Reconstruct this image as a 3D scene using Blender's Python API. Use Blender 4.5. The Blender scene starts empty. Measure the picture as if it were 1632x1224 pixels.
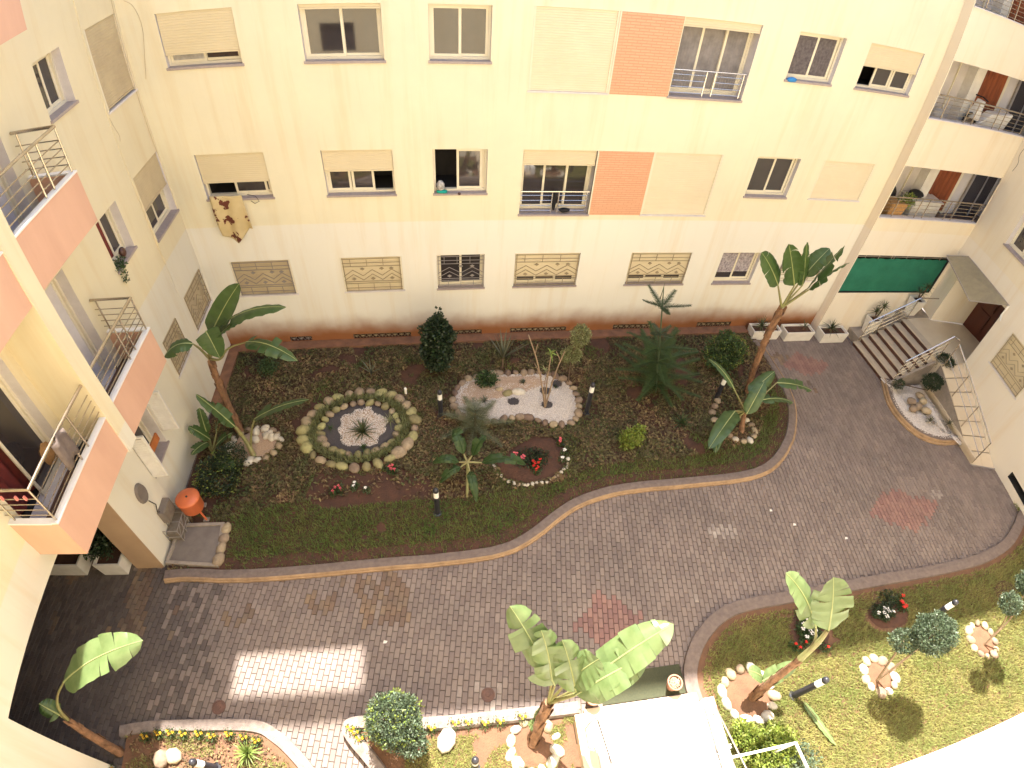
import bpy, math, random
import numpy as np
from mathutils import Matrix, Vector, noise
random.seed(7); np.random.seed(7)
R = math.radians
sc = bpy.context.scene
COL = sc.collection

# ------------------------------------------------------------------ camera (phone wide lens with its barrel distortion)
cam = bpy.data.cameras.new('camera'); camo = bpy.data.objects.new('camera', cam); COL.objects.link(camo); sc.camera = camo
cam.type = 'PANO'; cam.panorama_type = 'FISHEYE_LENS_POLYNOMIAL'; cam.sensor_width = 36; cam.sensor_fit = 'HORIZONTAL'
cam.fisheye_fov = 3.1; cam.clip_start = 0.05; cam.clip_end = 500
cam.fisheye_polynomial_k0 = 0
(cam.fisheye_polynomial_k1, cam.fisheye_polynomial_k2, cam.fisheye_polynomial_k3, cam.fisheye_polynomial_k4) = (
    -0.051683821306106346, -0.00024321540339806996, 6.422967677015741e-05, -1.7210570084320658e-06)
camo.matrix_world = Matrix(((0.9908633, 0.0465754, -0.1265723, 0), (-0.1213468, 0.7174606, -0.6859485, 0),
                            (0.0588623, 0.6950403, 0.7165572, 11.0), (0, 0, 0, 1)))
# ------------------------------------------------------------------ world, sun, exposure
SUN_EL = 60.0
w = bpy.data.worlds.new('World'); sc.world = w; w.use_nodes = True
nt = w.node_tree; bg = nt.nodes['Background']
sky = nt.nodes.new('ShaderNodeTexSky'); sky.sky_type = 'NISHITA'; sky.sun_disc = False
sky.sun_elevation = R(SUN_EL); sky.sun_rotation = R(0); sky.air_density = 1.0; sky.dust_density = 2.0; sky.ozone_density = 1.0
nt.links.new(sky.outputs[0], bg.inputs[0]); bg.inputs[1].default_value = 0.135
sun = bpy.data.lights.new('sun', 'SUN'); suno = bpy.data.objects.new('sun', sun); COL.objects.link(suno)
sun.energy = 5.0; sun.angle = R(0.7); sun.color = (1, .93, .82)
suno.rotation_euler = Vector((0.0, math.cos(R(SUN_EL)), math.sin(R(SUN_EL)))).to_track_quat('Z', 'Y').to_euler()
sc.view_settings.view_transform = 'Standard'; sc.view_settings.look = 'None'; sc.view_settings.gamma = 1
sc.view_settings.use_curve_mapping = False
sc.view_settings.exposure = 2.15
sc.render.engine = 'CYCLES'; sc.cycles.use_denoising = True
sc.cycles.max_bounces = 9; sc.cycles.diffuse_bounces = 6; sc.cycles.glossy_bounces = 4; sc.cycles.transmission_bounces = 6
sc.cycles.transparent_max_bounces = 8; sc.cycles.sample_clamp_indirect = 8; sc.cycles.caustics_reflective = False; sc.cycles.caustics_refractive = False

# ------------------------------------------------------------------ materials
MATS = {}
def mat(name, c1, c2=None, scale=6.0, rough=.8, bump=0.0, bscale=None, metal=0.0, spec=.5, trans=0.0, rnd=0.0, detail=6, coords='Position', streak=1.0):
    m = bpy.data.materials.new(name); m.use_nodes = True; MATS[name] = m
    t = m.node_tree; N = t.nodes; Lk = t.links; b = N['Principled BSDF']
    b.inputs['Roughness'].default_value = rough; b.inputs['Metallic'].default_value = metal
    b.inputs['Specular IOR Level'].default_value = spec
    c2 = c2 or tuple(x * .8 for x in c1)
    g = N.new('ShaderNodeNewGeometry'); mp = N.new('ShaderNodeMapping'); mp.inputs['Scale'].default_value = (1, 1, streak)
    Lk.new(g.outputs['Position'], mp.inputs[0])
    n = N.new('ShaderNodeTexNoise'); n.inputs['Scale'].default_value = scale; n.inputs['Detail'].default_value = detail
    n.inputs['Roughness'].default_value = .6; Lk.new(mp.outputs[0], n.inputs['Vector'])
    r = N.new('ShaderNodeMapRange'); r.inputs[1].default_value = .32; r.inputs[2].default_value = .68; Lk.new(n.outputs[0], r.inputs[0])
    mx = N.new('ShaderNodeMix'); mx.data_type = 'RGBA'; Lk.new(r.outputs[0], mx.inputs[0])
    mx.inputs[6].default_value = (*c1, 1); mx.inputs[7].default_value = (*c2, 1)
    out = mx.outputs[2]
    if rnd:
        a = N.new('ShaderNodeAttribute'); a.attribute_name = 'rnd'
        oi = N.new('ShaderNodeObjectInfo'); s = N.new('ShaderNodeMath'); s.operation = 'ADD'
        Lk.new(a.outputs['Fac'], s.inputs[0]); Lk.new(oi.outputs['Random'], s.inputs[1])
        fr = N.new('ShaderNodeMath'); fr.operation = 'FRACT'; Lk.new(s.outputs[0], fr.inputs[0])
        mr = N.new('ShaderNodeMapRange'); mr.inputs[3].default_value = 1 - rnd; mr.inputs[4].default_value = 1 + rnd; Lk.new(fr.outputs[0], mr.inputs[0])
        hs = N.new('ShaderNodeHueSaturation'); Lk.new(mr.outputs[0], hs.inputs['Value']); Lk.new(out, hs.inputs['Color'])
        mh = N.new('ShaderNodeMapRange'); mh.inputs[3].default_value = .5 - rnd * .05; mh.inputs[4].default_value = .5 + rnd * .05; Lk.new(fr.outputs[0], mh.inputs[0])
        Lk.new(mh.outputs[0], hs.inputs['Hue']); out = hs.outputs[0]
    Lk.new(out, b.inputs['Base Color'])
    if bump:
        n2 = N.new('ShaderNodeTexNoise'); n2.inputs['Scale'].default_value = bscale or scale * 5; n2.inputs['Detail'].default_value = 4
        Lk.new(g.outputs['Position'], n2.inputs['Vector'])
        bp = N.new('ShaderNodeBump'); bp.inputs['Strength'].default_value = min(1, bump); bp.inputs['Distance'].default_value = .01 * max(1, bump)
        Lk.new(n2.outputs[0], bp.inputs['Height']); Lk.new(bp.outputs[0], b.inputs['Normal'])
    if trans:
        tr = N.new('ShaderNodeBsdfTranslucent'); Lk.new(out, tr.inputs[0]); ms = N.new('ShaderNodeMixShader'); ms.inputs[0].default_value = trans
        Lk.new(b.outputs[0], ms.inputs[1]); Lk.new(tr.outputs[0], ms.inputs[2]); Lk.new(ms.outputs[0], N['Material Output'].inputs[0])
    return m

def plaster(name, up, low, zline, stain=0.0, lowedge=.18):
    """painted render: two paint colours meeting at zline, faint blotches and rain streaks, soil splash at the foot"""
    m = mat(name, up, tuple(x * .93 for x in up), scale=.7, rough=.85, bump=.25, bscale=60)
    t = m.node_tree; N = t.nodes; Lk = t.links; b = N['Principled BSDF']
    src = b.inputs['Base Color'].links[0].from_socket
    g = N.new('ShaderNodeNewGeometry'); sx = N.new('ShaderNodeSeparateXYZ'); Lk.new(g.outputs['Position'], sx.inputs[0])
    nz = N.new('ShaderNodeTexNoise'); nz.inputs['Scale'].default_value = 1.6; nz.inputs['Detail'].default_value = 5; Lk.new(g.outputs['Position'], nz.inputs['Vector'])
    def wob(amount):
        a = N.new('ShaderNodeMath'); a.operation = 'MULTIPLY_ADD'; Lk.new(nz.outputs[0], a.inputs[0]); a.inputs[1].default_value = amount; Lk.new(sx.outputs[2], a.inputs[2]); return a.outputs[0]
    r = N.new('ShaderNodeMapRange'); Lk.new(sx.outputs[2], r.inputs[0]); r.inputs[1].default_value = zline - .02; r.inputs[2].default_value = zline + .02
    mx = N.new('ShaderNodeMix'); mx.data_type = 'RGBA'; Lk.new(r.outputs[0], mx.inputs[0]); mx.inputs[6].default_value = (*low, 1); Lk.new(src, mx.inputs[7]); out = mx.outputs[2]
    # streaks
    mp = N.new('ShaderNodeMapping'); mp.inputs['Scale'].default_value = (1.4, 1.4, .09); Lk.new(g.outputs['Position'], mp.inputs[0])
    ns = N.new('ShaderNodeTexNoise'); ns.inputs['Scale'].default_value = 2.2; ns.inputs['Detail'].default_value = 7; ns.inputs['Roughness'].default_value = .65; Lk.new(mp.outputs[0], ns.inputs['Vector'])
    rs = N.new('ShaderNodeMapRange'); rs.inputs[1].default_value = .5; rs.inputs[2].default_value = .8; rs.inputs[4].default_value = .5; Lk.new(ns.outputs[0], rs.inputs[0])
    m2 = N.new('ShaderNodeMix'); m2.data_type = 'RGBA'; m2.blend_type = 'MULTIPLY'; Lk.new(rs.outputs[0], m2.inputs[0]); Lk.new(out, m2.inputs[6]); m2.inputs[7].default_value = (.86, .72, .52, 1); out = m2.outputs[2]
    if stain:
        r3 = N.new('ShaderNodeMapRange'); r3.interpolation_type = 'SMOOTHSTEP'; Lk.new(wob(-.5), r3.inputs[0]); r3.inputs[1].default_value = .95; r3.inputs[2].default_value = .05; r3.inputs[4].default_value = 1
        m3 = N.new('ShaderNodeMix'); m3.data_type = 'RGBA'; Lk.new(r3.outputs[0], m3.inputs[0]); Lk.new(out, m3.inputs[6]); m3.inputs[7].default_value = (.26, .10, .036, 1); out = m3.outputs[2]
    Lk.new(out, b.inputs['Base Color'])
    return m

YEL = (.79, .735, .56); CRM = (.77, .745, .67)
M = MATS
plaster('plaster_back', YEL, CRM, 4.0, stain=1.0)
plaster('plaster_left', (.74, .66, .47), (.70, .66, .56), 4.0, stain=0)
plaster('plaster_right', (.79, .71, .56), (.77, .71, .61), 4.0, stain=0)
plaster('plaster_band', (.76, .65, .50), (.74, .65, .54), 4.0, stain=0)
plaster('plaster_south', (.80, .69, .47), (.78, .71, .58), 4.0, stain=0)
mat('salmon', (.69, .43, .31), (.60, .355, .255), scale=1.6, streak=.25, detail=9, rough=.8, bump=.2, bscale=80)
mat('orange_mosaic', (.74, .29, .12), (.68, .25, .10), scale=40, rough=.7)
mat('beige_alu', (.76, .70, .55), (.70, .64, .50), scale=3, rough=.42)
mat('shutter_beige', (.68, .59, .41), (.64, .55, .37), scale=1.6, rough=.55)
mat('shutter_dusty', (.55, .46, .30), (.47, .38, .25), scale=2.5, rough=.7)
mat('shutter_peach', (.74, .65, .48), (.70, .61, .44), scale=2, rough=.55)
mat('reveal_white', (.70, .66, .66), (.62, .58, .58), scale=5, rough=.7, bump=.1)
mat('sill_stone', (.40, .335, .32), (.33, .275, .265), scale=12, rough=.5)
mat('interior_dark', (.035, .03, .03), (.02, .018, .018), scale=2, rough=.9)
mat('interior_wall', (.62, .58, .57), (.55, .51, .50), scale=2, rough=.8)
mat('glass_dark', (.035, .03, .032), (.045, .038, .04), scale=1.5, rough=.04, spec=1.0)
mat('curtain_white', (.62, .60, .58), (.45, .43, .42), scale=8, rough=.9, trans=.3)
mat('lace', (.50, .46, .48), (.17, .14, .17), scale=16, rough=.9)
mat('curtain_grey', (.26, .24, .24), (.18, .165, .165), scale=5, rough=.9)
mat('curtain_print', (.16, .14, .14), (.08, .065, .07), scale=14, rough=.9)
mat('curtain_brown', (.30, .085, .03), (.14, .035, .015), scale=9, rough=.8, streak=.12)
mat('curtain_red', (.20, .03, .025), (.11, .02, .018), scale=6, rough=.85)
mat('tan_face', (.42, .29, .185), (.37, .25, .16), scale=2, rough=.85, bump=.2, bscale=60)
mat('steel', (.56, .49, .40), (.44, .38, .30), scale=4, rough=.25, metal=.85)
mat('steel_bright', (.80, .76, .72), (.7, .66, .62), scale=4, rough=.25, metal=.9)
mat('iron_paint', (.34, .27, .17), (.28, .22, .14), scale=6, rough=.6)
mat('iron_grey', (.30, .27, .25), (.24, .21, .20), scale=6, rough=.55)
mat('iron_dark', (.03, .028, .03), rough=.5)
mat('white_tile', (.80, .78, .77), (.74, .72, .70), scale=4, rough=.3)
mat('cream_tile', (.62, .53, .40), (.54, .44, .32), scale=1.4, rough=.45, bump=.1)
mat('tread_stone', (.50, .42, .33), (.42, .35, .27), scale=5, rough=.5)
mat('riser_dark', (.09, .035, .025), (.06, .025, .02), scale=5, rough=.4)
mat('floor_brown', (.13, .075, .055), (.10, .055, .045), scale=3, rough=.35)
mat('wood_red', (.10, .022, .012), (.06, .014, .008), scale=5, rough=.35, streak=.1)
mat('wood_orange', (.50, .17, .05), (.40, .12, .035), scale=7, rough=.5, streak=.2)
mat('paver', (.218, .170, .150), (.165, .130, .116), scale=.9, rough=.75, rnd=.14, bump=.4, bscale=90)
mat('paver_dark', (.125, .098, .087), (.088, .070, .063), scale=1.3, rough=.7, rnd=.16, bump=.4, bscale=90)  # stained blocks, with some of the left wing's shade put into the colour
mat('paver_red', (.255, .14, .12), (.205, .118, .103), scale=1.5, rough=.75, rnd=.14, bump=.4, bscale=90)
mat('paver_mortar', (.092, .073, .063), (.062, .05, .043), scale=14, rough=.95)
mat('paver_pale', (.33, .28, .25), (.19, .155, .14), scale=5, rough=.7, rnd=.14, bump=.4, bscale=90)
mat('paver_rust', (.20, .13, .085), (.13, .095, .075), scale=2.5, rough=.75, rnd=.2, bump=.4, bscale=90)
mat('kerb_ochre', (.40, .265, .15), (.25, .16, .09), scale=5, rough=.85, bump=.6, bscale=40)
mat('kerb_grey', (.20, .155, .135), (.13, .10, .09), scale=9, rough=.9, bump=.8, bscale=50)
mat('kerb_pale', (.27, .22, .195), (.16, .125, .11), scale=8, rough=.9, bump=.8, bscale=50)
mat('kerb_side', (.085, .065, .06), (.06, .045, .04), scale=6, rough=.9)
mat('ledge_red', (.25, .12, .065), (.15, .075, .045), scale=4, rough=.85, bump=.5)
mat('concrete', (.20, .17, .15), (.15, .125, .11), scale=4, rough=.85, bump=.4)
mat('concrete_pale', (.34, .29, .24), (.24, .20, .17), scale=6, rough=.85, bump=.4)
mat('stone_tan', (.36, .28, .19), (.22, .16, .105), scale=9, rough=.8, bump=.5, bscale=25, rnd=.28)
mat('stone_green', (.33, .30, .14), (.22, .19, .09), scale=9, rough=.8, bump=.5, bscale=25, rnd=.3)
mat('stone_white', (.58, .54, .47), (.42, .37, .30), scale=7, rough=.75, bump=.5, bscale=25, rnd=.15)
mat('gravel_white', (.74, .70, .66), (.50, .44, .40), scale=45, rough=.9, bump=1.0, bscale=70)
mat('gravel_pink', (.50, .37, .27), (.30, .20, .14), scale=45, rough=.9, bump=1.0, bscale=70)
mat('gravel_slate', (.105, .09, .09), (.055, .048, .05), scale=45, rough=.9, bump=1.0, bscale=70)
mat('gravel_piece', (.72, .66, .61), (.50, .42, .36), scale=30, rough=.9, rnd=.4)
mat('soil_red', (.095, .042, .026), (.055, .027, .019), scale=5, rough=.95, bump=1.2, bscale=30)
mat('soil_dry', (.17, .085, .048), (.12, .065, .038), scale=6, rough=.95, bump=1.2, bscale=30)
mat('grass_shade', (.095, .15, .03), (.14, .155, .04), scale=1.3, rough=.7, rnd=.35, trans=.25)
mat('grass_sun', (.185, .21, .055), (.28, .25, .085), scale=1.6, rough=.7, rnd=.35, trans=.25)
mat('litter', (.21, .125, .065), (.095, .08, .036), scale=1.6, rough=.85, rnd=.55, trans=.15)
mat('litter_green', (.065, .08, .024), (.12, .085, .038), scale=2.2, rough=.8, rnd=.45, trans=.2)
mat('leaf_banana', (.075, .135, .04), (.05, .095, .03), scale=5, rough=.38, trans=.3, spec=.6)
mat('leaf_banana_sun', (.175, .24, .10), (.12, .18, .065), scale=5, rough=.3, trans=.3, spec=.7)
mat('midrib', (.36, .40, .18), (.28, .32, .13), scale=5, rough=.4, trans=.1)
mat('petiole', (.24, .26, .10), (.20, .16, .07), scale=6, rough=.5)
mat('trunk_fibre', (.29, .155, .085), (.14, .075, .042), scale=14, rough=.9, bump=1.0, bscale=40, streak=.6)
mat('bark', (.15, .10, .065), (.09, .06, .04), scale=14, rough=.9, bump=.6)
mat('bark_pale', (.30, .22, .15), (.22, .15, .10), scale=10, rough=.85)
mat('conifer', (.07, .115, .042), (.05, .085, .032), scale=6, rough=.6, trans=.15, rnd=.3)
mat('conifer_dusty', (.19, .20, .12), (.12, .14, .075), scale=6, rough=.6, trans=.15, rnd=.3)
mat('stone_brown', (.25, .175, .12), (.17, .12, .085), scale=9, rough=.8, bump=.5, bscale=25, rnd=.3)
mat('conifer_pale', (.085, .115, .065), (.055, .08, .045), scale=6, rough=.6, trans=.15, rnd=.3)
mat('leaf_dark', (.028, .05, .02), (.02, .035, .015), scale=8, rough=.5, trans=.2, rnd=.45)
mat('leaf_mid', (.055, .095, .03), (.035, .065, .02), scale=8, rough=.5, trans=.2, rnd=.45)
mat('leaf_grey', (.105, .14, .085), (.065, .095, .05), scale=8, rough=.5, trans=.2, rnd=.4)
mat('leaf_lime', (.26, .30, .05), (.13, .19, .035), scale=9, rough=.5, trans=.25, rnd=.4)
mat('leaf_variegated', (.30, .29, .14), (.14, .17, .06), scale=12, rough=.5, trans=.2, rnd=.4)
mat('leaf_yucca', (.06, .085, .035), (.09, .10, .04), scale=6, rough=.45, trans=.15, rnd=.3)
mat('leaf_yucca_lime', (.22, .27, .07), (.13, .19, .045), scale=6, rough=.45, trans=.2, rnd=.3)
mat('leaf_moss', (.20, .205, .085), (.13, .14, .055), scale=12, rough=.6, trans=.2, rnd=.4)
mat('leaf_sapling', (.045, .09, .022), (.03, .06, .016), scale=6, rough=.5, trans=.3)
mat('leaf_agave', (.095, .11, .075), (.13, .12, .07), scale=6, rough=.5, trans=.1, rnd=.25)
mat('flower_red', (.75, .03, .02), (.60, .02, .02), scale=9, rough=.6, trans=.2)
mat('flower_pink', (.75, .16, .18), (.65, .10, .14), scale=9, rough=.6, trans=.2)
mat('flower_white', (.85, .83, .80), (.80, .78, .74), scale=9, rough=.6, trans=.2)
mat('flower_yellow', (.75, .50, .04), (.65, .38, .03), scale=9, rough=.6, trans=.2)
mat('bollard_black', (.022, .022, .028), (.03, .03, .04), scale=6, rough=.35)
mat('bollard_lens', (.88, .87, .84), (.84, .83, .80), scale=6, rough=.3)
mat('bin_orange', (.58, .15, .055), (.50, .12, .045), scale=3, rough=.4)
mat('pot_white', (.74, .72, .68), (.64, .61, .57), scale=5, rough=.6, bump=.1)
mat('terracotta', (.42, .22, .15), (.30, .15, .10), scale=8, rough=.8, bump=.3)
mat('mesh_green', (.010, .135, .085), (.018, .18, .115), scale=2.2, rough=.75, bump=.8, bscale=120)
mat('mat_olive', (.06, .065, .035), (.045, .05, .028), scale=30, rough=.95, bump=.6)
mat('blanket', (.62, .50, .28), (.55, .43, .22), scale=3, rough=.95, bump=.3)
mat('blanket_print', (.12, .035, .02), (.20, .07, .03), scale=10, rough=.95)
mat('cloth_teal', (.02, .42, .32), (.01, .30, .24), scale=8, rough=.9)
mat('cloth_blue', (.05, .28, .62), (.03, .18, .5), scale=8, rough=.9)
mat('cloth_black', (.015, .014, .016), rough=.9)
mat('plastic_pink', (.80, .25, .22), rough=.5)
mat('basket', (.50, .28, .10), (.36, .19, .07), scale=25, rough=.8, bump=.6)
mat('rust_metal', (.085, .045, .035), (.14, .07, .05), scale=10, rough=.7, bump=.5)
mat('cable_black', (.03, .025, .02), rough=.7)
mat('cable_tan', (.58, .48, .32), rough=.7)
mat('ceramic_patterned', (.70, .68, .64), (.12, .11, .11), scale=14, rough=.35)
mat('lattice_box', (.13, .105, .085), (.20, .17, .13), scale=10, rough=.8)
# canopy glass: thin tinted sheet with dust
g_ = mat('canopy_glass', (.42, .38, .27), (.34, .30, .22), scale=6, rough=.3, spec=.8)
N = g_.node_tree.nodes; tr = N.new('ShaderNodeBsdfTransparent'); tr.inputs[0].default_value = (.80, .78, .70, 1); ms = N.new('ShaderNodeMixShader'); ms.inputs[0].default_value = .45
g_.node_tree.links.new(N['Principled BSDF'].outputs[0], ms.inputs[1]); g_.node_tree.links.new(tr.outputs[0], ms.inputs[2]); g_.node_tree.links.new(ms.outputs[0], N['Material Output'].inputs[0])
# fine courses on the orange panel
m = M['orange_mosaic']; N = m.node_tree.nodes; Lk = m.node_tree.links; b = N['Principled BSDF']
g = N.new('ShaderNodeNewGeometry'); mp = N.new('ShaderNodeMapping'); mp.inputs['Rotation'].default_value = (R(90), 0, 0); Lk.new(g.outputs['Position'], mp.inputs[0])
bk = N.new('ShaderNodeTexBrick'); bk.inputs['Scale'].default_value = 1; bk.inputs['Brick Width'].default_value = .22; bk.inputs['Row Height'].default_value = .06; bk.inputs['Mortar Size'].default_value = .006
bk.inputs['Color1'].default_value = (.74, .40, .25, 1); bk.inputs['Color2'].default_value = (.71, .375, .23, 1); bk.inputs['Mortar'].default_value = (.63, .32, .19, 1)
Lk.new(mp.outputs[0], bk.inputs['Vector']); Lk.new(bk.outputs[0], b.inputs['Base Color'])
bp = N.new('ShaderNodeBump'); bp.invert = True; bp.inputs['Distance'].default_value = .006; Lk.new(bk.outputs[1], bp.inputs['Height']); Lk.new(bp.outputs[0], b.inputs['Normal'])

# ------------------------------------------------------------------ object helpers
def prop(o, label=None, cat=None, group=None, kind=None):
    if label: o['label'] = label
    if cat: o['category'] = cat
    if group: o['group'] = group
    if kind: o['kind'] = kind
    return o
def thing(name, label, cat, loc=(0, 0, 0), group=None, rz=0):
    o = bpy.data.objects.new(name, None); COL.objects.link(o); o.location = loc; o.rotation_euler = (0, 0, rz); o.empty_display_size = .2
    return prop(o, label, cat, group)
def org(o):
    v = Vector((0, 0, 0))
    while o is not None: v += o.location; o = o.parent
    return v
def copy_tree(o, parent=None):
    c = o.copy(); COL.objects.link(c)
    if parent is not None: c.parent = parent
    for ch in list(o.children): copy_tree(ch, c)
    return c

class MB:
    def __init__(s): s.v = []; s.f = []; s.m = []; s.cur = 0
    def add(s, vs, fs):
        k = len(s.v); s.v += [tuple(v) for v in vs]; s.f += [tuple(i + k for i in f) for f in fs]; s.m += [s.cur] * len(fs); return s
    def box(s, x0, x1, y0, y1, z0, z1):
        return s.add([(x0, y0, z0), (x1, y0, z0), (x1, y1, z0), (x0, y1, z0), (x0, y0, z1), (x1, y0, z1), (x1, y1, z1), (x0, y1, z1)],
                     [(0, 3, 2, 1), (4, 5, 6, 7), (0, 1, 5, 4), (1, 2, 6, 5), (2, 3, 7, 6), (3, 0, 4, 7)])
    def hexa(s, p):   # 4 bottom + 4 top points
        return s.add(p, [(0, 3, 2, 1), (4, 5, 6, 7), (0, 1, 5, 4), (1, 2, 6, 5), (2, 3, 7, 6), (3, 0, 4, 7)])
    def fbox(s, F, u0, u1, d0, d1, z0, z1):   # box in a wall frame
        return s.hexa([F(u0, d0, z0), F(u1, d0, z0), F(u1, d1, z0), F(u0, d1, z0), F(u0, d0, z1), F(u1, d0, z1), F(u1, d1, z1), F(u0, d1, z1)])
    def tube(s, pts, r, n=6, cap=True):
        pts = [Vector(p) for p in pts]; rs = r if isinstance(r, (list, tuple)) else [r] * len(pts); k = len(s.v); prev = None
        for i, p in enumerate(pts):
            d = (pts[min(i + 1, len(pts) - 1)] - pts[max(i - 1, 0)])
            d = d.normalized() if d.length > 1e-9 else Vector((0, 0, 1))
            if prev is None: a = d.orthogonal().normalized()
            else:
                a = prev - d * prev.dot(d); a = a.normalized() if a.length > 1e-6 else d.orthogonal().normalized()
            prev = a; bb = d.cross(a)
            for j in range(n):
                t = 2 * math.pi * j / n; s.v.append(tuple(p + (a * math.cos(t) + bb * math.sin(t)) * rs[i]))
        for i in range(len(pts) - 1):
            for j in range(n):
                s.f.append((k + i * n + j, k + i * n + (j + 1) % n, k + (i + 1) * n + (j + 1) % n, k + (i + 1) * n + j)); s.m.append(s.cur)
        if cap:
            s.f.append(tuple(k + j for j in range(n))[::-1]); s.m.append(s.cur); e = k + (len(pts) - 1) * n; s.f.append(tuple(e + j for j in range(n))); s.m.append(s.cur)
        return s
    def lathe(s, cx, cy, prof, n=16):   # prof: (r, z)
        k = len(s.v)
        for r, z in prof:
            for j in range(n):
                t = 2 * math.pi * j / n; s.v.append((cx + r * math.cos(t), cy + r * math.sin(t), z))
        for i in range(len(prof) - 1):
            for j in range(n):
                s.f.append((k + i * n + j, k + i * n + (j + 1) % n, k + (i + 1) * n + (j + 1) % n, k + (i + 1) * n + j)); s.m.append(s.cur)
        s.f.append(tuple(k + j for j in range(n))[::-1]); s.m.append(s.cur); e = k + (len(prof) - 1) * n; s.f.append(tuple(e + j for j in range(n))); s.m.append(s.cur)
        return s
    def build(s, name, m, parent=None, smooth=False, local=False, attr=None, kind=None, bevel=0):
        off = Vector((0, 0, 0)) if (local or parent is None) else org(parent)
        me = bpy.data.meshes.new(name)
        vs = s.v if off.length == 0 else [(v[0] - off.x, v[1] - off.y, v[2] - off.z) for v in s.v]
        me.from_pydata(vs, [], s.f)
        for mm in (m if isinstance(m, (list, tuple)) else [m]): me.materials.append(M[mm] if isinstance(mm, str) else mm)
        if any(s.m): me.polygons.foreach_set('material_index', s.m)
        if smooth: me.polygons.foreach_set('use_smooth', [True] * len(s.f))
        if attr is not None:
            a = me.attributes.new('rnd', 'FLOAT', 'FACE'); a.data.foreach_set('value', attr)
        o = bpy.data.objects.new(name, me); COL.objects.link(o)
        if parent is not None: o.parent = parent
        if kind: o['kind'] = kind
        if bevel:
            bv = o.modifiers.new('bevel', 'BEVEL'); bv.width = bevel; bv.segments = 2; bv.limit_method = 'ANGLE'
        return o

def fast_mesh(name, verts, faces, m, parent=None, attr=None, kind='stuff', smooth=False):
    """verts (n,3), faces (k,3 or 4) numpy"""
    me = bpy.data.meshes.new(name); k, c = faces.shape
    off = org(parent) if parent is not None else Vector((0, 0, 0))
    verts = verts - np.array([off.x, off.y, off.z])
    me.vertices.add(len(verts)); me.vertices.foreach_set('co', verts.astype(np.float32).ravel())
    me.loops.add(k * c); me.loops.foreach_set('vertex_index', faces.astype(np.int32).ravel())
    me.polygons.add(k); me.polygons.foreach_set('loop_start', np.arange(0, k * c, c, dtype=np.int32))
    if smooth: me.polygons.foreach_set('use_smooth', np.ones(k, dtype=bool))
    me.update(); me.validate()
    me.materials.append(M[m])
    if attr is not None:
        a = me.attributes.new('rnd', 'FLOAT', 'FACE'); a.data.foreach_set('value', attr.astype(np.float32))
    o = bpy.data.objects.new(name, me); COL.objects.link(o)
    if parent is not None: o.parent = parent
    if kind: o['kind'] = kind
    return o

def inpoly(x, y, poly):
    x = np.asarray(x, float); y = np.asarray(y, float); r = np.zeros(x.shape, bool); n = len(poly)
    for i in range(n):
        x0, y0 = poly[i]; x1, y1 = poly[(i + 1) % n]
        c = ((y0 > y) != (y1 > y)) & (x < (x1 - x0) * (y - y0) / ((y1 - y0) if y1 != y0 else 1e-9) + x0); r ^= c
    return r
def chaikin(p, k=2, closed=False):
    for _ in range(k):
        q = [] if closed else [p[0]]; n = len(p)
        for i in range(n if closed else n - 1):
            a, b_ = p[i], p[(i + 1) % n]; q += [tuple(a[j] * .75 + b_[j] * .25 for j in range(len(a))), tuple(a[j] * .25 + b_[j] * .75 for j in range(len(a)))]
        if not closed: q.append(p[-1])
        p = q
    return p
def loft(mb, line, prof, closed=False):
    """line: 2-D points; prof: (offset to the left of travel, z)"""
    n = len(line); L = [Vector(q) for q in line]; rows = []
    for i in range(n):
        a = L[(i - 1) % n] if closed or i > 0 else L[i]; b_ = L[(i + 1) % n] if closed or i < n - 1 else L[i]
        d = (b_ - a).normalized(); nn = Vector((-d.y, d.x)); rows.append([(L[i].x + nn.x * o, L[i].y + nn.y * o, z) for o, z in prof])
    k = len(mb.v); c = len(prof); mb.v += [q for r_ in rows for q in r_]
    for i in range(n if closed else n - 1):
        for j in range(c - 1):
            a = k + i * c + j; b_ = k + ((i + 1) % n) * c + j
            mb.f.append((a, b_, b_ + 1, a + 1)); mb.m.append(mb.cur)
    return mb

# ------------------------------------------------------------------ wall frames: F(u along wall, d into wall, z up)
FB = lambda u, d, z: (u, 12.54 + d, z)
FRB = lambda u, d, z: (u, 12.20 + d, z)
FL = lambda u, d, z: (-6.20 - d, u, z)
FS = lambda u, d, z: (u, -0.45 - d, z)
_ru = Vector((-.1575, -.9875)); _rn = Vector((.9875, -.1575))
FR = lambda u, d, z: (16.38 + _ru.x * u + _rn.x * d, 12.2 + _ru.y * u + _rn.y * d, z)

def wall(name, F, u0, u1, z0, z1, holes, m, parent, label=None):
    us = sorted({u0, u1, *[h[0] for h in holes], *[h[1] for h in holes]}); zs = sorted({z0, z1, *[h[2] for h in holes], *[h[3] for h in holes]})
    us = [u for u in us if u0 <= u <= u1]; zs = [z for z in zs if z0 <= z <= z1]
    mb = MB()
    for i in range(len(us) - 1):
        for j in range(len(zs) - 1):
            cu, cz = (us[i] + us[i + 1]) / 2, (zs[j] + zs[j + 1]) / 2
            if any(h[0] < cu < h[1] and h[2] < cz < h[3] for h in holes): continue
            mb.add([F(us[i], 0, zs[j]), F(us[i + 1], 0, zs[j]), F(us[i + 1], 0, zs[j + 1]), F(us[i], 0, zs[j + 1])], [(0, 1, 2, 3)])
    o = mb.build(name, m, parent)
    if label: o['label'] = label
    return o

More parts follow.
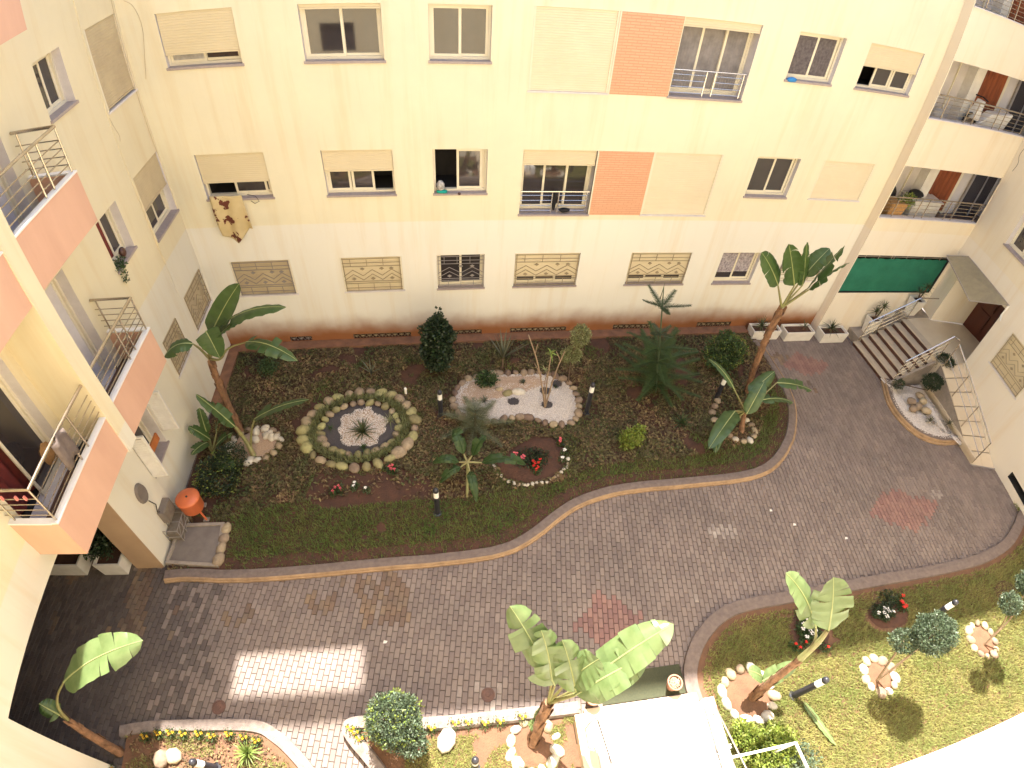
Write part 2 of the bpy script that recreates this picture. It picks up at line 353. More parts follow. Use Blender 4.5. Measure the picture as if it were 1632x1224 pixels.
def shutter(F, par, u0, u1, z0, z1, m, d=.035, pitch=.05, guides=True):
    mb = MB(); n = max(1, round((z1 - z0) / pitch)); ps = (z1 - z0) / n
    for i in range(n):
        a = z0 + i * ps; b_ = a + ps
        mb.add([F(u0, d + .004, a), F(u1, d + .004, a), F(u1, d - .0015, a + ps * .18), F(u0, d - .0015, a + ps * .18), F(u1, d - .0015, b_ - ps * .12), F(u0, d - .0015, b_ - ps * .12), F(u1, d + .004, b_), F(u0, d + .004, b_)],
               [(0, 1, 2, 3), (3, 2, 4, 5), (5, 4, 6, 7)])
    mb.fbox(F, u0, u1, d - .015, d + .02, z0 - .03, z0)
    return mb.build('shutter', m, par)

def zigrille(F, par, u0, u1, z0, z1, m, d=-.012, diam=True, teeth=3):
    """wrought window guard: straight bars above and below, a double zigzag band with diamonds between"""
    mb = MB(); t = .009; W_, H_ = u1 - u0, z1 - z0
    def bar(a, b_, r=t):
        A = Vector(F(a[0], d, a[1])); B_ = Vector(F(b_[0], d, b_[1])); mb.tube([A, B_], r, 4, cap=False)
    X = lambda s: u0 + W_ * s
    Z = lambda s: z0 + H_ * s
    for s in (.015, .985): bar((X(s), Z(0)), (X(s), Z(1)), .012)
    for s in (.02, .10, .24, .30, .76, .70 + .16, .98): bar((X(0), Z(s)), (X(1), Z(s)))
    for s in (.22, .5, .78):
        bar((X(s - .08), Z(.76)), (X(s - .08), Z(.98))); bar((X(s), Z(.02)), (X(s), Z(.24)))
    n = teeth * 2
    for off in (.34, .47):
        for i in range(n):
            a, b_ = i / n, (i + 1) / n; h = .18
            za, zb = (off, off + h) if i % 2 == 0 else (off + h, off)
            bar((X(a), Z(za)), (X(b_), Z(zb)))
    if diam:
        for i in range(teeth):
            for (cu, cz) in (((i * 2 + 1) / n, .38), ((i * 2 + 2) / n if i < teeth - 1 else .5 / n * 2 + (i * 2) / n, .68)):
                a, b_ = X(cu), Z(cz); r = .045
                mb.add([F(a - r * 1.4, d - .006, b_), F(a, d - .006, b_ - r), F(a + r * 1.4, d - .006, b_), F(a, d - .006, b_ + r), F(a - r * 1.4, d + .006, b_), F(a, d + .006, b_ - r), F(a + r * 1.4, d + .006, b_), F(a, d + .006, b_ + r)],
                       [(0, 1, 2, 3), (4, 7, 6, 5), (0, 4, 5, 1), (1, 5, 6, 2), (2, 6, 7, 3), (3, 7, 4, 0)])
    return mb.build('grille', m, par)

def drape(F, par, u0, u1, z0, z1, d, m, amp=.03, waves=5, name='curtain'):
    mb = MB(); n = waves * 6; c = 3
    for i in range(n + 1):
        for j in range(c + 1):
            u = u0 + (u1 - u0) * i / n; mb.v.append(F(u, d + amp * math.sin(i / 6 * 2 * math.pi + j * .3) , z0 + (z1 - z0) * j / c))
    for i in range(n):
        for j in range(c):
            a = i * (c + 1) + j; mb.f.append((a, a + c + 1, a + c + 2, a + 1)); mb.m.append(0)
    return mb.build(name, m, par, smooth=True)

def win(F, B, u0, u1, z0, z1, dep=.17, sashes=2, shut=None, smat='shutter_beige', guard=None, curtain=None, openside=None, label=None, sill=True, gm='iron_paint', teeth=3, frame='beige_alu'):
    mb = MB()
    # reveal
    for a, b_, c, e in (((u0, z0), (u1, z0), 0, 0), ((u1, z0), (u1, z1), 0, 0), ((u1, z1), (u0, z1), 0, 0), ((u0, z1), (u0, z0), 0, 0)):
        mb.add([F(a[0], 0, a[1]), F(b_[0], 0, b_[1]), F(b_[0], dep + .05, b_[1]), F(a[0], dep + .05, a[1])], [(0, 1, 2, 3)])
    mb.cur = 1; f = .05
    mb.fbox(F, u0 + .002, u1 - .002, dep - .04, dep + .05, z0 + .02, z0 + f + .02); mb.fbox(F, u0 + .002, u1 - .002, dep - .04, dep + .05, z1 - f, z1 - .002)
    mb.fbox(F, u0 + .002, u0 + f, dep - .04, dep + .05, z0 + f + .02, z1 - f); mb.fbox(F, u1 - f, u1 - .002, dep - .04, dep + .05, z0 + f + .02, z1 - f)
    W_ = mb.build('window', ['reveal_white', frame], B)
    if label: W_['label'] = label
    r = MB(); q = [F(u0, dep + .05, z0), F(u1, dep + .05, z0), F(u1, dep + .05, z1), F(u0, dep + .05, z1), F(u0, dep + .9, z0), F(u1, dep + .9, z0), F(u1, dep + .9, z1), F(u0, dep + .9, z1)]
    r.add(q, [(0, 4, 5, 1), (1, 5, 6, 2), (2, 6, 7, 3), (3, 7, 4, 0), (4, 7, 6, 5)]).build('room_recess', 'interior_dark', W_)
    if sill:
        MB().fbox(F, u0 - .03, u1 + .03, -.035, dep - .04, z0 - .03, z0 + .02).build('sill', 'sill_stone', W_)
    a0, a1, b0, b1 = u0 + f, u1 - f, z0 + f + .02, z1 - f; sw = .055
    n = sashes; wd = (a1 - a0) / n
    for i in range(n):
        s0, s1 = a0 + i * wd - (.025 if i else 0), a0 + (i + 1) * wd + (.025 if i < n - 1 else 0); dd = dep - .02 + (.035 if i % 2 else 0)
        if openside == 'l' and i == 0: s0, s1 = s0 + wd * .86, s1 + wd * .86
        if openside == 'r' and i == n - 1: s0, s1 = s0 - wd * .86, s1 - wd * .86
        s = MB(); s.fbox(F, s0, s1, dd, dd + .03, b0, b0 + sw); s.fbox(F, s0, s1, dd, dd + .03, b1 - sw, b1); s.fbox(F, s0, s0 + sw, dd, dd + .03, b0 + sw, b1 - sw); s.fbox(F, s1 - sw, s1, dd, dd + .03, b0 + sw, b1 - sw)
        s.build('sash', frame, W_)
        MB().fbox(F, s0 + sw, s1 - sw, dd + .012, dd + .018, b0 + sw, b1 - sw).build('pane', 'glass_dark', W_)
        if curtain and (curtain[1] is None or i < curtain[1] * n): drape(F, W_, s0 + sw + .004, s1 - sw - .004, b0 + sw + (b1 - b0 - 2 * sw) * curtain[2], b1 - sw - .002, dd + .007, curtain[0], amp=.003, waves=7)
    if shut is not None: shutter(F, W_, u0 + .012, u1 - .012, shut, z1 - .004, smat)
    if guard: zigrille(F, W_, u0 + .02, u1 - .02, z0 + .04, z1 - .02, gm, teeth=teeth)
    return W_

def fullshut(F, B, u0, u1, z0, z1, smat, label=None, gap=0, guard=None, dep=.12):
    mb = MB()
    for a, b_ in (((u0, z0), (u1, z0)), ((u1, z0), (u1, z1)), ((u1, z1), (u0, z1)), ((u0, z1), (u0, z0))):
        mb.add([F(a[0], 0, a[1]), F(b_[0], 0, b_[1]), F(b_[0], dep, b_[1]), F(a[0], dep, a[1])], [(0, 1, 2, 3)])
    mb.cur = 1; mb.fbox(F, u0 + .002, u1 - .002, dep, dep + .02, z0, z1); mb.cur = 0
    mb.fbox(F, u0 - .02, u1 + .02, -.025, .05, z0 - .025, z0 + .012)
    W_ = mb.build('window', ['reveal_white', 'interior_dark'], B)
    if label: W_['label'] = label
    mb = MB(); mb.fbox(F, u0 + .003, u0 + .045, .0, .05, z0 + .013, z1 - .003).build('guide', 'beige_alu', W_); MB().fbox(F, u1 - .045, u1 - .003, .0, .05, z0 + .013, z1 - .003).build('guide', 'beige_alu', W_)
    shutter(F, W_, u0 + .045, u1 - .045, z0 + .045 + gap, z1 - .004, smat, d=.028 if not guard else .06)
    if guard: zigrille(F, W_, u0 + .04, u1 - .04, z0 + .03, z1 - .02, guard, d=-.012)
    return W_

def railing(F, par, u0, u1, zb, zt, d, posts, m='steel', n=4, r=.012, top=.024, skip=None):
    mb = MB(); mb.tube([F(u0, d, zt), F(u1, d, zt)], top, 8)
    for p_ in posts: mb.tube([F(p_, d, zb), F(p_, d, zt)], .016, 6)
    for i in range(n):
        z = zb + (zt - zb) * (i + .45) / (n + .2)
        for a, b_ in (skip or [(u0, u1)]): mb.tube([F(a, d, z), F(b_, d, z)], r, 6)
    return mb.build('railing', m, par)

# ================================================================== GROUND
KERB = [(-5.54, 5.25), (-4.46, 5.14), (-2.9, 5.17), (-1.59, 5.22), (-0.27, 5.22), (1.08, 5.29), (1.81, 5.58), (2.64, 6.19), (3.3, 6.5), (4.28, 6.68), (5.9, 6.67), (7.54, 6.69), (8.38, 6.94), (9.08, 7.49), (9.63, 8.13), (10.1, 9.03), (10.26, 9.78), (10.28, 10.59), (10.27, 11.39), (10.2, 11.9)]
KERB = [(-6.02, 5.22)] + KERB
KERB = chaikin(KERB, 2)
MAIN_GARDEN = KERB + [(10.6, 12.5), (-6.18, 12.5), (-6.18, 5.3)]
KR = chaikin([(4.26, 1.96), (4.25, 2.39), (4.42, 2.79), (4.78, 3.25), (5.43, 3.67), (6.07, 3.8), (7.14, 3.81), (8.8, 3.87), (11.57, 3.83), (12.87, 3.85), (14.01, 4.08), (14.96, 4.65), (15.5, 5.02)], 2)
RIGHT_LAWN = KR + [(15.2, -0.4), (4.45, -0.4)]
KL = chaikin([(-6.2, 2.38), (-5.67, 2.48), (-4.95, 2.5), (-4.01, 2.5), (-3.49, 2.44), (-3.13, 2.19), (-2.82, 1.93), (-2.53, 1.61)] + [(-2.15, .9), (-1.8, -.4)], 2)
LEFT_BED = [(-6.18, -.4), (-6.18, 2.3)] + KL
KC = chaikin([(-.9, -.4), (-1.25, 1.0)] + [(-1.59, 1.54), (-2.06, 2.06), (-2.11, 2.28), (-1.97, 2.41), (-1.52, 2.39), (-0.62, 2.27), (0.75, 2.27), (1.74, 2.26), (2.13, 2.26)], 2)
CENTRE_BED = KC + [(2.2, -.4)]

drive = MB().add([(-13, -.5, 0), (17.6, -.5, 0), (17.6, 12.6, 0), (-13, 12.6, 0)], [(0, 1, 2, 3)]).build('driveway', 'paver_mortar', None)
prop(drive, kind='structure')
earth = MB().add([(-200, -200, -.3), (200, -200, -.3), (200, 200, -.3), (-200, 200, -.3)], [(0, 1, 2, 3)]).build('ground', 'concrete', None)
prop(earth, kind='structure')

# block paving: running bond, long side across the court; each block is real
BW, BL = .105, .205
reds = [(11.45, 5.43), (3.07, 3.72), (11.35, 10.75)]
RBED = [(13.73, 10.1), (13.32, 9.04), (13.35, 8.16), (13.66, 7.6), (14.15, 7.3), (15.03, 7.32), (14.7, 6.55), (18.08, 8.68), (18.99, 11.06), (16.63, 11.16)]
bricks = []
PAVE_ANG = R(9)
ca, sa = math.cos(PAVE_ANG), math.sin(PAVE_ANG)
for i in range(-150, 220):
    for j in range(-40, 80):
        a = i * BW; b_ = j * BL + (BL / 2 if i % 2 else 0)
        x = a * ca + b_ * sa; y = -a * sa + b_ * ca
        if x < -9.5 or x > 16.2 or y < -.4 or y > 12.5: continue
        bricks.append((x, y))
bx = np.array([q[0] for q in bricks]); by = np.array([q[1] for q in bricks])
def shrink(poly, d):
    L = [Vector(q) for q in poly]; n = len(L); out = []
    A = sum(L[i].x * L[(i + 1) % n].y - L[(i + 1) % n].x * L[i].y for i in range(n)); s = 1 if A > 0 else -1
    for i in range(n):
        t = (L[(i + 1) % n] - L[i - 1]); t = t.normalized() if t.length > 1e-9 else Vector((1, 0)); out.append((L[i].x - t.y * d * s, L[i].y + t.x * d * s))
    return out
keep = np.ones(len(bx), bool)
for pl in (MAIN_GARDEN, RIGHT_LAWN, LEFT_BED, CENTRE_BED): keep &= ~inpoly(bx, by, shrink(pl, .14))
keep &= ~((bx > 2.2) & (bx < 4.5) & (by < 2.05))
keep &= ~((bx > 13.75) & (by > 9.8)) & ~((bx < -6.3) & (by > 6.6)) & ~((bx < -6.35) & (by < 1.6)) & ~((bx > 15.0) & (by > 6.5)) & ~inpoly(bx, by, shrink(RBED, .1))
bx, by = bx[keep], by[keep]
def brick_mat(x, y):
    j = random.random() * .12
    for (cx, cy), (ra, rb) in zip(reds, ((1.15, .62), (.75, .62), (.85, .5))):
        if abs(x - cx) / ra + abs(y - cy) / rb < 1 + j: return 1
    n_ = noise.noise((x * 1.3, y * 1.3, 3)) + .35 * random.random()
    if math.hypot((x - (6.26, 5.45)[0]) / .42, (y - (6.26, 5.45)[1]) / .16) < .7 + .4 * random.random(): return 2
    if math.hypot((x - (12.8, 5.68)[0]) / .22, (y - (12.8, 5.68)[1]) / .12) < 1: return 2
    if math.hypot((x - (0.43, 2.57)[0]) / .55, (y - (0.43, 2.57)[1]) / .25) < 1 and random.random() < .5: return 2
    if 5.0 < x < 6 and 3.95 < y < 4.05 : return 2 if random.random() < .3 else 0
    if (x < -.9 and y > 4.1 and n_ > .42): return 3
    if -2.0 < x < -1.4 and 4.2 < y < 5.2 and random.random() < .75: return 3
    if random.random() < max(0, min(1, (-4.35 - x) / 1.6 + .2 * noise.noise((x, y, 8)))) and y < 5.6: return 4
    if 10 < x < 13 and y < 11.3 and y > 9.6 and n_ > .5: return 3
    return 0
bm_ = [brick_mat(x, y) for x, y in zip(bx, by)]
dist = np.hypot(bx, by - .6); order = np.argsort(dist); vis = [i for i in order if by[i] > 1.35][:300]
visset = set(int(i) for i in vis)
def brick_verts(x, y, w, l, h, tz=0, tx=0, rz=0):
    c, s = math.cos(-PAVE_ANG + rz), math.sin(-PAVE_ANG + rz); o = []
    for z_, k in ((-.01, 1.0), (h - .006, 1.0), (h, .90)):
        for sx_, sy_ in ((-1, -1), (1, -1), (1, 1), (-1, 1)):
            a, b_ = sx_ * (w / 2 - (.006 if k < 1 else 0)), sy_ * (l / 2 - (.006 if k < 1 else 0))
            o.append((x + a * c - b_ * s, y + a * s + b_ * c, z_ + (a * tx + b_ * tz if z_ > 0 else 0)))
    return o
BF = [(0, 1, 5, 4), (1, 2, 6, 5), (2, 3, 7, 6), (3, 0, 4, 7), (4, 5, 9, 8), (5, 6, 10, 9), (6, 7, 11, 10), (7, 4, 8, 11), (8, 9, 10, 11)]
shared = {}
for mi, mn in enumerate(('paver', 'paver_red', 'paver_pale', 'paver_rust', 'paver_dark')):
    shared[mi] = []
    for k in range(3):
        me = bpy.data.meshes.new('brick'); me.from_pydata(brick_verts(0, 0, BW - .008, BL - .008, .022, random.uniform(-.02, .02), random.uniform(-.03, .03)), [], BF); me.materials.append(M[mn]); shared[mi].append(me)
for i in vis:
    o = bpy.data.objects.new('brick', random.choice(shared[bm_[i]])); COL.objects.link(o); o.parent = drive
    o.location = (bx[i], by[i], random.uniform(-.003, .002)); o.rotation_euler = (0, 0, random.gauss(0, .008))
mb = MB(); at_ = []
for i in range(len(bx)):
    if i in visset: continue
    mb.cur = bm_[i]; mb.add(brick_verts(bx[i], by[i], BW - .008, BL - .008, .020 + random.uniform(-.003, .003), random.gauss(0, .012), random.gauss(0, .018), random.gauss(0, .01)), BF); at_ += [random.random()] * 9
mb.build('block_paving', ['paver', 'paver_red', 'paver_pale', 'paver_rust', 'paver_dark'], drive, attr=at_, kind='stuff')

# planted grounds: uneven soil sheets
def soil(name, poly, z, m, cell=.11, amp=.02, inset=.12, label=None):
    P_ = shrink(poly, inset); xs = [q[0] for q in P_]; ys = [q[1] for q in P_]
    nx = int((max(xs) - min(xs)) / cell) + 2; ny = int((max(ys) - min(ys)) / cell) + 2
    X = min(xs) + np.arange(nx) * cell; Y = min(ys) + np.arange(ny) * cell; gx, gy = np.meshgrid(X, Y)
    Z = np.array([[z + amp * noise.noise((x * 1.7, y * 1.7, 0)) + amp * .5 * noise.noise((x * 7, y * 7, 5)) for x in X] for y in Y])
    ok = inpoly((gx[:-1, :-1] + cell / 2), (gy[:-1, :-1] + cell / 2), P_)
    idx = np.arange(nx * ny).reshape(ny, nx); f = np.stack([idx[:-1, :-1], idx[:-1, 1:], idx[1:, 1:], idx[1:, :-1]], -1)[ok]
    v = np.stack([gx, gy, Z], -1).reshape(-1, 3)
    u, inv = np.unique(f, return_inverse=True)
    return prop(fast_mesh(name, v[u], inv.reshape(f.shape), m, kind='structure', smooth=True), label)
soil('garden_bed', MAIN_GARDEN, .075, 'soil_red')
soil('lawn', RIGHT_LAWN, .075, 'soil_dry')
soil('garden_bed', LEFT_BED, .075, 'soil_dry')
soil('garden_bed', CENTRE_BED, .10, 'soil_dry')

def kerb(line, label, cap, capm, slab, slabm, h=.12, name='kerb', flip=1):
    root = thing(name, label, 'kerb', (line[0][0], line[0][1], 0), 'kerbs round the planted beds')
    jit = [(x + .008 * noise.noise((x * 4, y * 4, 1)), y + .008 * noise.noise((x * 4, y * 4, 7))) for x, y in line]
    f = flip
    if cap: loft(MB(), jit, [(0, -.01), (.0, h * .55), (f * .02, h * .62), (f * .03, h * .9), (f * .045, h), (f * cap, h + .002)]).build('kerb_edge', capm, root)
    loft(MB(), jit, [(f * cap, h - .03 if cap else -.01), (f * (cap + .004), h - .008), (f * (cap + .03), h), (f * (cap + slab * .5), h + .008), (f * (cap + slab), h - .002), (f * (cap + slab + .03), h - .08)]).build('kerb_slab', slabm, root)
    return root
kerb(KERB, 'long curving ochre edged kerb between the main garden bed and the block paving', .065, 'kerb_ochre', .19, 'kerb_grey')
kerb(KR, 'rough grey kerb curving round the sunny lawn at the lower right', .0, 'kerb_grey', .26, 'kerb_grey', flip=-1)
kerb(KL, 'pale pebbly kerb round the small bed at the lower left', .0, 'kerb_pale', .20, 'kerb_pale', flip=-1)
kc = kerb(KC, 'raised rounded kerb of the bed with the clipped ball bush', .0, 'kerb_pale', .20, 'kerb_pale', h=.2, flip=-1)

# back wall footing ledge
lg = thing('footing_ledge', 'low rust stained ledge running along the foot of the back wall', 'ledge', (0, 12.4, 0))
MB().box(-6.19, 9.95, 12.22, 12.535, 0, .17).build('ledge_cap', 'ledge_red', lg)
MB().box(-6.19, -5.9, 10.2, 12.218, 0, .16).build('ledge_cap', 'ledge_red', lg)

# ================================================================== BACK BUILDING
BB = thing('apartment_building', 'long pale yellow apartment block behind the main garden with beige shutters and orange panels', 'building', (3.2, 12.54, 0))
TOPZ = 17.72
A = (-5.42, -3.85); Bc = (-2.56, -.94); C = (-.01, 1.27); G_ = (8.19, 9.45); H_ = (10.17, 11.85)
SH = [(A[0], A[1], 7.76, 8.86), (A[0], A[1], 4.74, 5.86), (A[0], A[1], 1.88, 2.98),
      (Bc[0], Bc[1], 7.76, 8.86), (Bc[0], Bc[1], 4.74, 5.86), (Bc[0], Bc[1], 1.88, 2.98),
      (C[0], C[1], 7.76, 8.86), (C[0], C[1], 4.74, 5.86), (C[0], C[1], 1.88, 2.98),
      (2.12, 3.93, 7.19, 8.88), (5.38, 7.22, 7.19, 8.88), (2.12, 3.93, 4.15, 5.86), (5.38, 7.22, 4.15, 5.86),
      (2.11, 3.92, 1.88, 2.98), (5.40, 7.22, 1.88, 2.98),
      (G_[0], G_[1], 7.76, 8.86), (G_[0], G_[1], 4.74, 5.86), (G_[0], G_[1], 1.88, 2.98),
      (H_[0], H_[1], 7.76, 8.86), (H_[0], H_[1], 4.74, 5.86)]
VENT = [(-5.3 + .88, -3.79, .06 + .12, .28 + .06), (-2.57, -.87, .18, .34), (.19, 1.25, .18, .34), (2.11, 3.86, .18, .34), (5.36, 6.67, .18, .36), (8.2, 9.39, .18, .36)]
SUNHOLES = [(-4.2, -1.78, 15.40, 17.12), (-4.2, -1.78, 14.86, 14.97)]  # openings added in the unseen parapet to let the sun patch through
wall('wall', FB, -6.6, 12.47, 0, TOPZ, SH + VENT + SUNHOLES, 'plaster_back', BB)
# sunk joint where the cream ground storey meets the yellow paint, added unseen parapet shaped to cast the shadow edge and sun patch, roof, rear wall
mb = MB(); mb.box(-6.6, 12.47, 12.78, 15.0, 14.0, 14.2); mb.box(-9.5, 17.5, 14.8, 15.0, 0, 14.0); mb.build('roof', 'concrete', BB)
mb = MB()
for x0, x1, z0, z1 in ((-6.6, -4.2, 14.2, TOPZ), (-1.78, 12.47, 14.2, TOPZ), (-4.2, -1.78, 14.2, 14.86), (-4.2, -1.78, 14.97, 15.40), (-4.2, -1.78, 17.12, TOPZ)): mb.box(x0, x1, 12.55, 12.78, z0, z1)
mb.build('parapet', 'plaster_south', BB)
for k, v in enumerate(VENT):
    mb = MB(); q = [FB(v[0], 0, v[2]), FB(v[1], 0, v[2]), FB(v[1], 0, v[3]), FB(v[0], 0, v[3]), FB(v[0], .3, v[2]), FB(v[1], .3, v[2]), FB(v[1], .3, v[3]), FB(v[0], .3, v[3])]
    vp = mb.add(q, [(0, 4, 5, 1), (1, 5, 6, 2), (2, 6, 7, 3), (3, 7, 4, 0), (4, 7, 6, 5)]).build('vent_opening', 'riser_dark', BB)
    g = MB(); n = max(3, int((v[1] - v[0]) / .17)); st = (v[1] - v[0]) / n; zc = (v[2] + v[3]) / 2; hh = (v[3] - v[2]) / 2
    for i in range(n):
        a = v[0] + i * st
        g.tube([FB(a, .03, v[2]), FB(a + st / 2, .03, v[3]), FB(a + st, .03, v[2])], .007, 4, cap=False); g.tube([FB(a, .03, v[3]), FB(a + st / 2, .03, v[2]), FB(a + st, .03, v[3])], .007, 4, cap=False)
        cx = a + st / 2; g.add([FB(cx - .04, .02, zc), FB(cx, .02, zc - .035), FB(cx + .04, .02, zc), FB(cx, .02, zc + .035), FB(cx, .035, zc)], [(0, 1, 2, 3), (0, 1, 4), (1, 2, 4), (2, 3, 4), (3, 0, 4)])
    g.build('vent_grille', 'iron_paint' if k > 0 else 'iron_grey', vp)

win(FB, BB, *SH[0], shut=8.05, curtain=('curtain_white', .5, 0), label='second floor window with its shutter nearly down and a pleated curtain')
win(FB, BB, *SH[1], shut=5.18, openside='l', label='first floor window half shuttered with a blanket over its sill')
fullshut(FB, BB, *SH[2], 'shutter_dusty', guard='iron_grey', label='dusty closed ground floor window behind a guard')
win(FB, BB, *SH[3], shut=8.79, label='wide two pane window with no shutter down')
win(FB, BB, *SH[4], shut=5.37, sashes=3, openside='r', label='window with the shutter down to half height')
fullshut(FB, BB, *SH[5], 'shutter_beige', guard='iron_paint', label='clean beige shutter behind a zigzag guard')
win(FB, BB, *SH[6], openside=None, label='top window with a ladle shape hanging inside')
win(FB, BB, *SH[7], openside='l', label='open window with a helmet and teal cloth on its sill')
win(FB, BB, *SH[8], guard=True, gm='iron_grey', teeth=2, label='dark ground floor window behind a pale zigzag guard')
fullshut(FB, BB, *SH[9], 'shutter_peach', dep=.08)
W1 = win(FB, BB, *SH[10], shut=8.72, sashes=3, dep=.35, curtain=('curtain_grey', None, .0), label='french window with thin rails and net curtains')
railing(FB, W1, 5.40, 7.20, 7.22, 7.78, .06, (6.22, 6.44, 7.15), m='steel_bright', n=4, r=.009, top=.02, skip=[(5.40, 6.22), (6.44, 7.2)])
W2 = win(FB, BB, *SH[11], shut=5.50, sashes=3, dep=.35, label='french window with rails and a black shoe on its sill')
railing(FB, W2, 2.14, 3.91, 4.18, 4.76, .06, (2.95, 3.12, 3.85), m='steel_bright', n=4, r=.009, top=.02, skip=[(2.14, 2.95), (3.12, 3.91)])
fullshut(FB, BB, *SH[12], 'shutter_peach', dep=.08)
win(FB, BB, *SH[13], shut=2.26, guard=True, sashes=3, label='ground floor window with guard and shutter almost down, left of the conifer')
win(FB, BB, *SH[14], shut=2.24, guard=True, sashes=3, teeth=3, label='ground floor window with guard and shutter almost down above the conifer')
win(FB, BB, *SH[15], openside=None, curtain=('curtain_print', .0 + 1.0, .0), label='window with a blue cloth at the corner of its sill')
win(FB, BB, *SH[16])
win(FB, BB, *SH[17], curtain=('lace', 1.0, .22, 1), guard=None, label='small ground floor window with patterned lace curtains')
win(FB, BB, *SH[18], shut=8.34, sashes=3, openside='l')
fullshut(FB, BB, *SH[19], 'shutter_peach', dep=.08)
fullshut(FB, BB, H_[0] + .1, H_[1] - .1, 1.95, 2.98, 'shutter_beige', guard='iron_paint', label='guarded shuttered window behind the tall banana leaves')
for z0, z1, u0, u1 in ((7.19, 8.88, 3.97, 5.36), (4.15, 5.86, 3.95, 5.36)):
    o = MB().fbox(FB, u0, u1, -.012, .1, z0, z1).build('panel', 'orange_mosaic', BB); o['label'] = 'orange panel of fine narrow courses'
for z0 in (7.19, 4.15): MB().fbox(FB, 3.93, 3.965, -.018, .05, z0, z0 + 1.7).build('trim', 'beige_alu', BB)

# ---- right end of the back building: set forward 0.34 m, with two open loggias and the screened opening
LG = [(12.50, 16.36, 4.46, 6.03), (12.50, 16.36, 7.40, 8.93), (12.50, 16.36, 10.36, 11.9), (12.50, 16.22, 1.74, 3.16)]
wall('wall', FRB, 12.47, 17.0, 3.16, TOPZ, LG, 'plaster_right', BB)
wall('wall', FRB, 12.47, 16.38, 0, 3.16, [LG[3]], 'plaster_right', BB)
o = MB().add([(12.47, 12.2, 0), (12.47, 12.54, 0), (12.47, 12.54, TOPZ), (12.47, 12.2, TOPZ)], [(0, 1, 2, 3)]).build('corner_return', 'plaster_band', BB)
MB().box(12.48, 17.5, 12.3, 15.0, 14.0, 14.2).build('roof', 'concrete', BB)
def loggia(u0, u1, z0, z1, label, k):
    dp = 1.2; zf = z0 - .35; mb = MB(); ue = u1 + 1.5
    q = [FRB(u0, 0.002, zf), FRB(ue, 0.002, zf), FRB(ue, 0.002, z1), FRB(u0, 0.002, z1), FRB(u0, dp, zf), FRB(ue, dp, zf), FRB(ue, dp, z1), FRB(u0, dp, z1)]
    mb.add(q, [(1, 5, 6, 2), (2, 6, 7, 3), (3, 7, 4, 0), (4, 7, 6, 5)]); mb.cur = 1; mb.add(q, [(0, 4, 5, 1)]); mb.cur = 2
    mb.fbox(FRB, u0, u1, -.03, .16, z0 - .03, z0); mb.cur = 0; mb.fbox(FRB, u0, u1, .004, .14, zf, z0 - .032)
    lo = mb.build('loggia', ['interior_wall', 'floor_brown', 'reveal_white'], BB); lo['label'] = label
    mb = MB(); mb.fbox(FRB, u0 + 1.5, u0 + 1.53, dp - .05, dp - .002, zf, z1 - .02); MB().fbox(FRB, u0 + 1.88, u0 + 2.24, dp - .35, dp - .002, zf, z1 - .002).build('pier', 'pot_white', lo)
    mb.build('door_frame', 'beige_alu', lo)
    # doorway with brown curtain, wall pier, glazed door
    mb = MB(); mb.fbox(FRB, u0 + 2.25, u0 + 2.3, dp - .06, dp - .002, zf, z1 - .12); mb.fbox(FRB, u0 + 3.52, u0 + 3.62, dp - .06, dp - .002, zf, z1 - .12); mb.fbox(FRB, u0 + 2.25, u0 + 3.62, dp - .06, dp - .002, z1 - .12, z1 - .04)
    mb.build('door_frame', 'beige_alu', lo)
    drape(FRB, lo, u0 + 2.31, u0 + 3.5, zf + .1, z1 - .14, dp - .08, 'curtain_brown', amp=.04, waves=6)
    MB().fbox(FRB, u0 + 4.15, u0 + 5.2, dp - .06, dp - .01, zf, z1 - .1).build('pane', 'glass_dark', lo)
    mb = MB(); mb.fbox(FRB, u0 + 4.08, u0 + 4.15, dp - .08, dp - .01, zf, z1 - .06); mb.fbox(FRB, u0 + 4.7, u0 + 4.75, dp - .085, dp - .061, zf, z1 - .1); mb.build('door_frame', 'iron_grey', lo)
    railing(FRB, lo, u0, u1 - .0, z0 + .005, z0 + .62, .05, (u0 + .45, u0 + 1.3, u0 + 1.6, u0 + 2.45, u0 + 2.75, u0 + 3.7), m='steel', n=5, r=.008, top=.022)
    return lo
loggia(*LG[0], 'first floor loggia with a yellow tub and plants behind its rail', 0)
loggia(*LG[1], 'second floor loggia with a brown curtain and a white scooter shape', 1)
loggia(*LG[2], 'topmost loggia cut by the edge of the picture', 2)

# ================================================================== LEFT WING
LB = thing('apartment_wing', 'left wing of the block with stacked salmon pink balconies and a tall pale fin', 'building', (-6.2, 6, 0))
LH = [(9.21, 10.13, 8.0, 8.98), (11.08, 12.47, 7.42, 9.0), (9.24, 10.15, 4.98, 6.04), (11.08, 12.47, 4.55, 6.04), (11.1, 12.45, 1.85, 2.92), (9.48, 10.46, 1.85, 2.90), (6.97, 7.95, 1.35, 2.9),
      (6.42, 7.85, 3.72, 6.04), (4.25, 5.75, 3.72, 6.04), (6.42, 7.85, 6.7, 9.0), (4.25, 5.75, 6.7, 9.0), (6.42, 7.85, 9.68, 11.98), (4.25, 5.75, 9.68, 11.98)]
wall('wall', FL, -.6, 12.7, 0, 15.6, LH + [(1.65, 5.60, 0, 3.22)], 'plaster_left', LB)
MB().box(-9.5, -6.61, -.6, 14.8, 14.0, 14.2).build('roof', 'concrete', LB)
MB().box(-6.42, -6.21, -.6, 12.5, 12.2, 15.6).build('parapet', 'plaster_left', LB)
win(FL, LB, *LH[0], dep=.22, label='top floor window nearest the balconies')
fullshut(FL, LB, *LH[1], 'shutter_dusty', gap=.03, label='tall closed shutter beside the corner, top row')
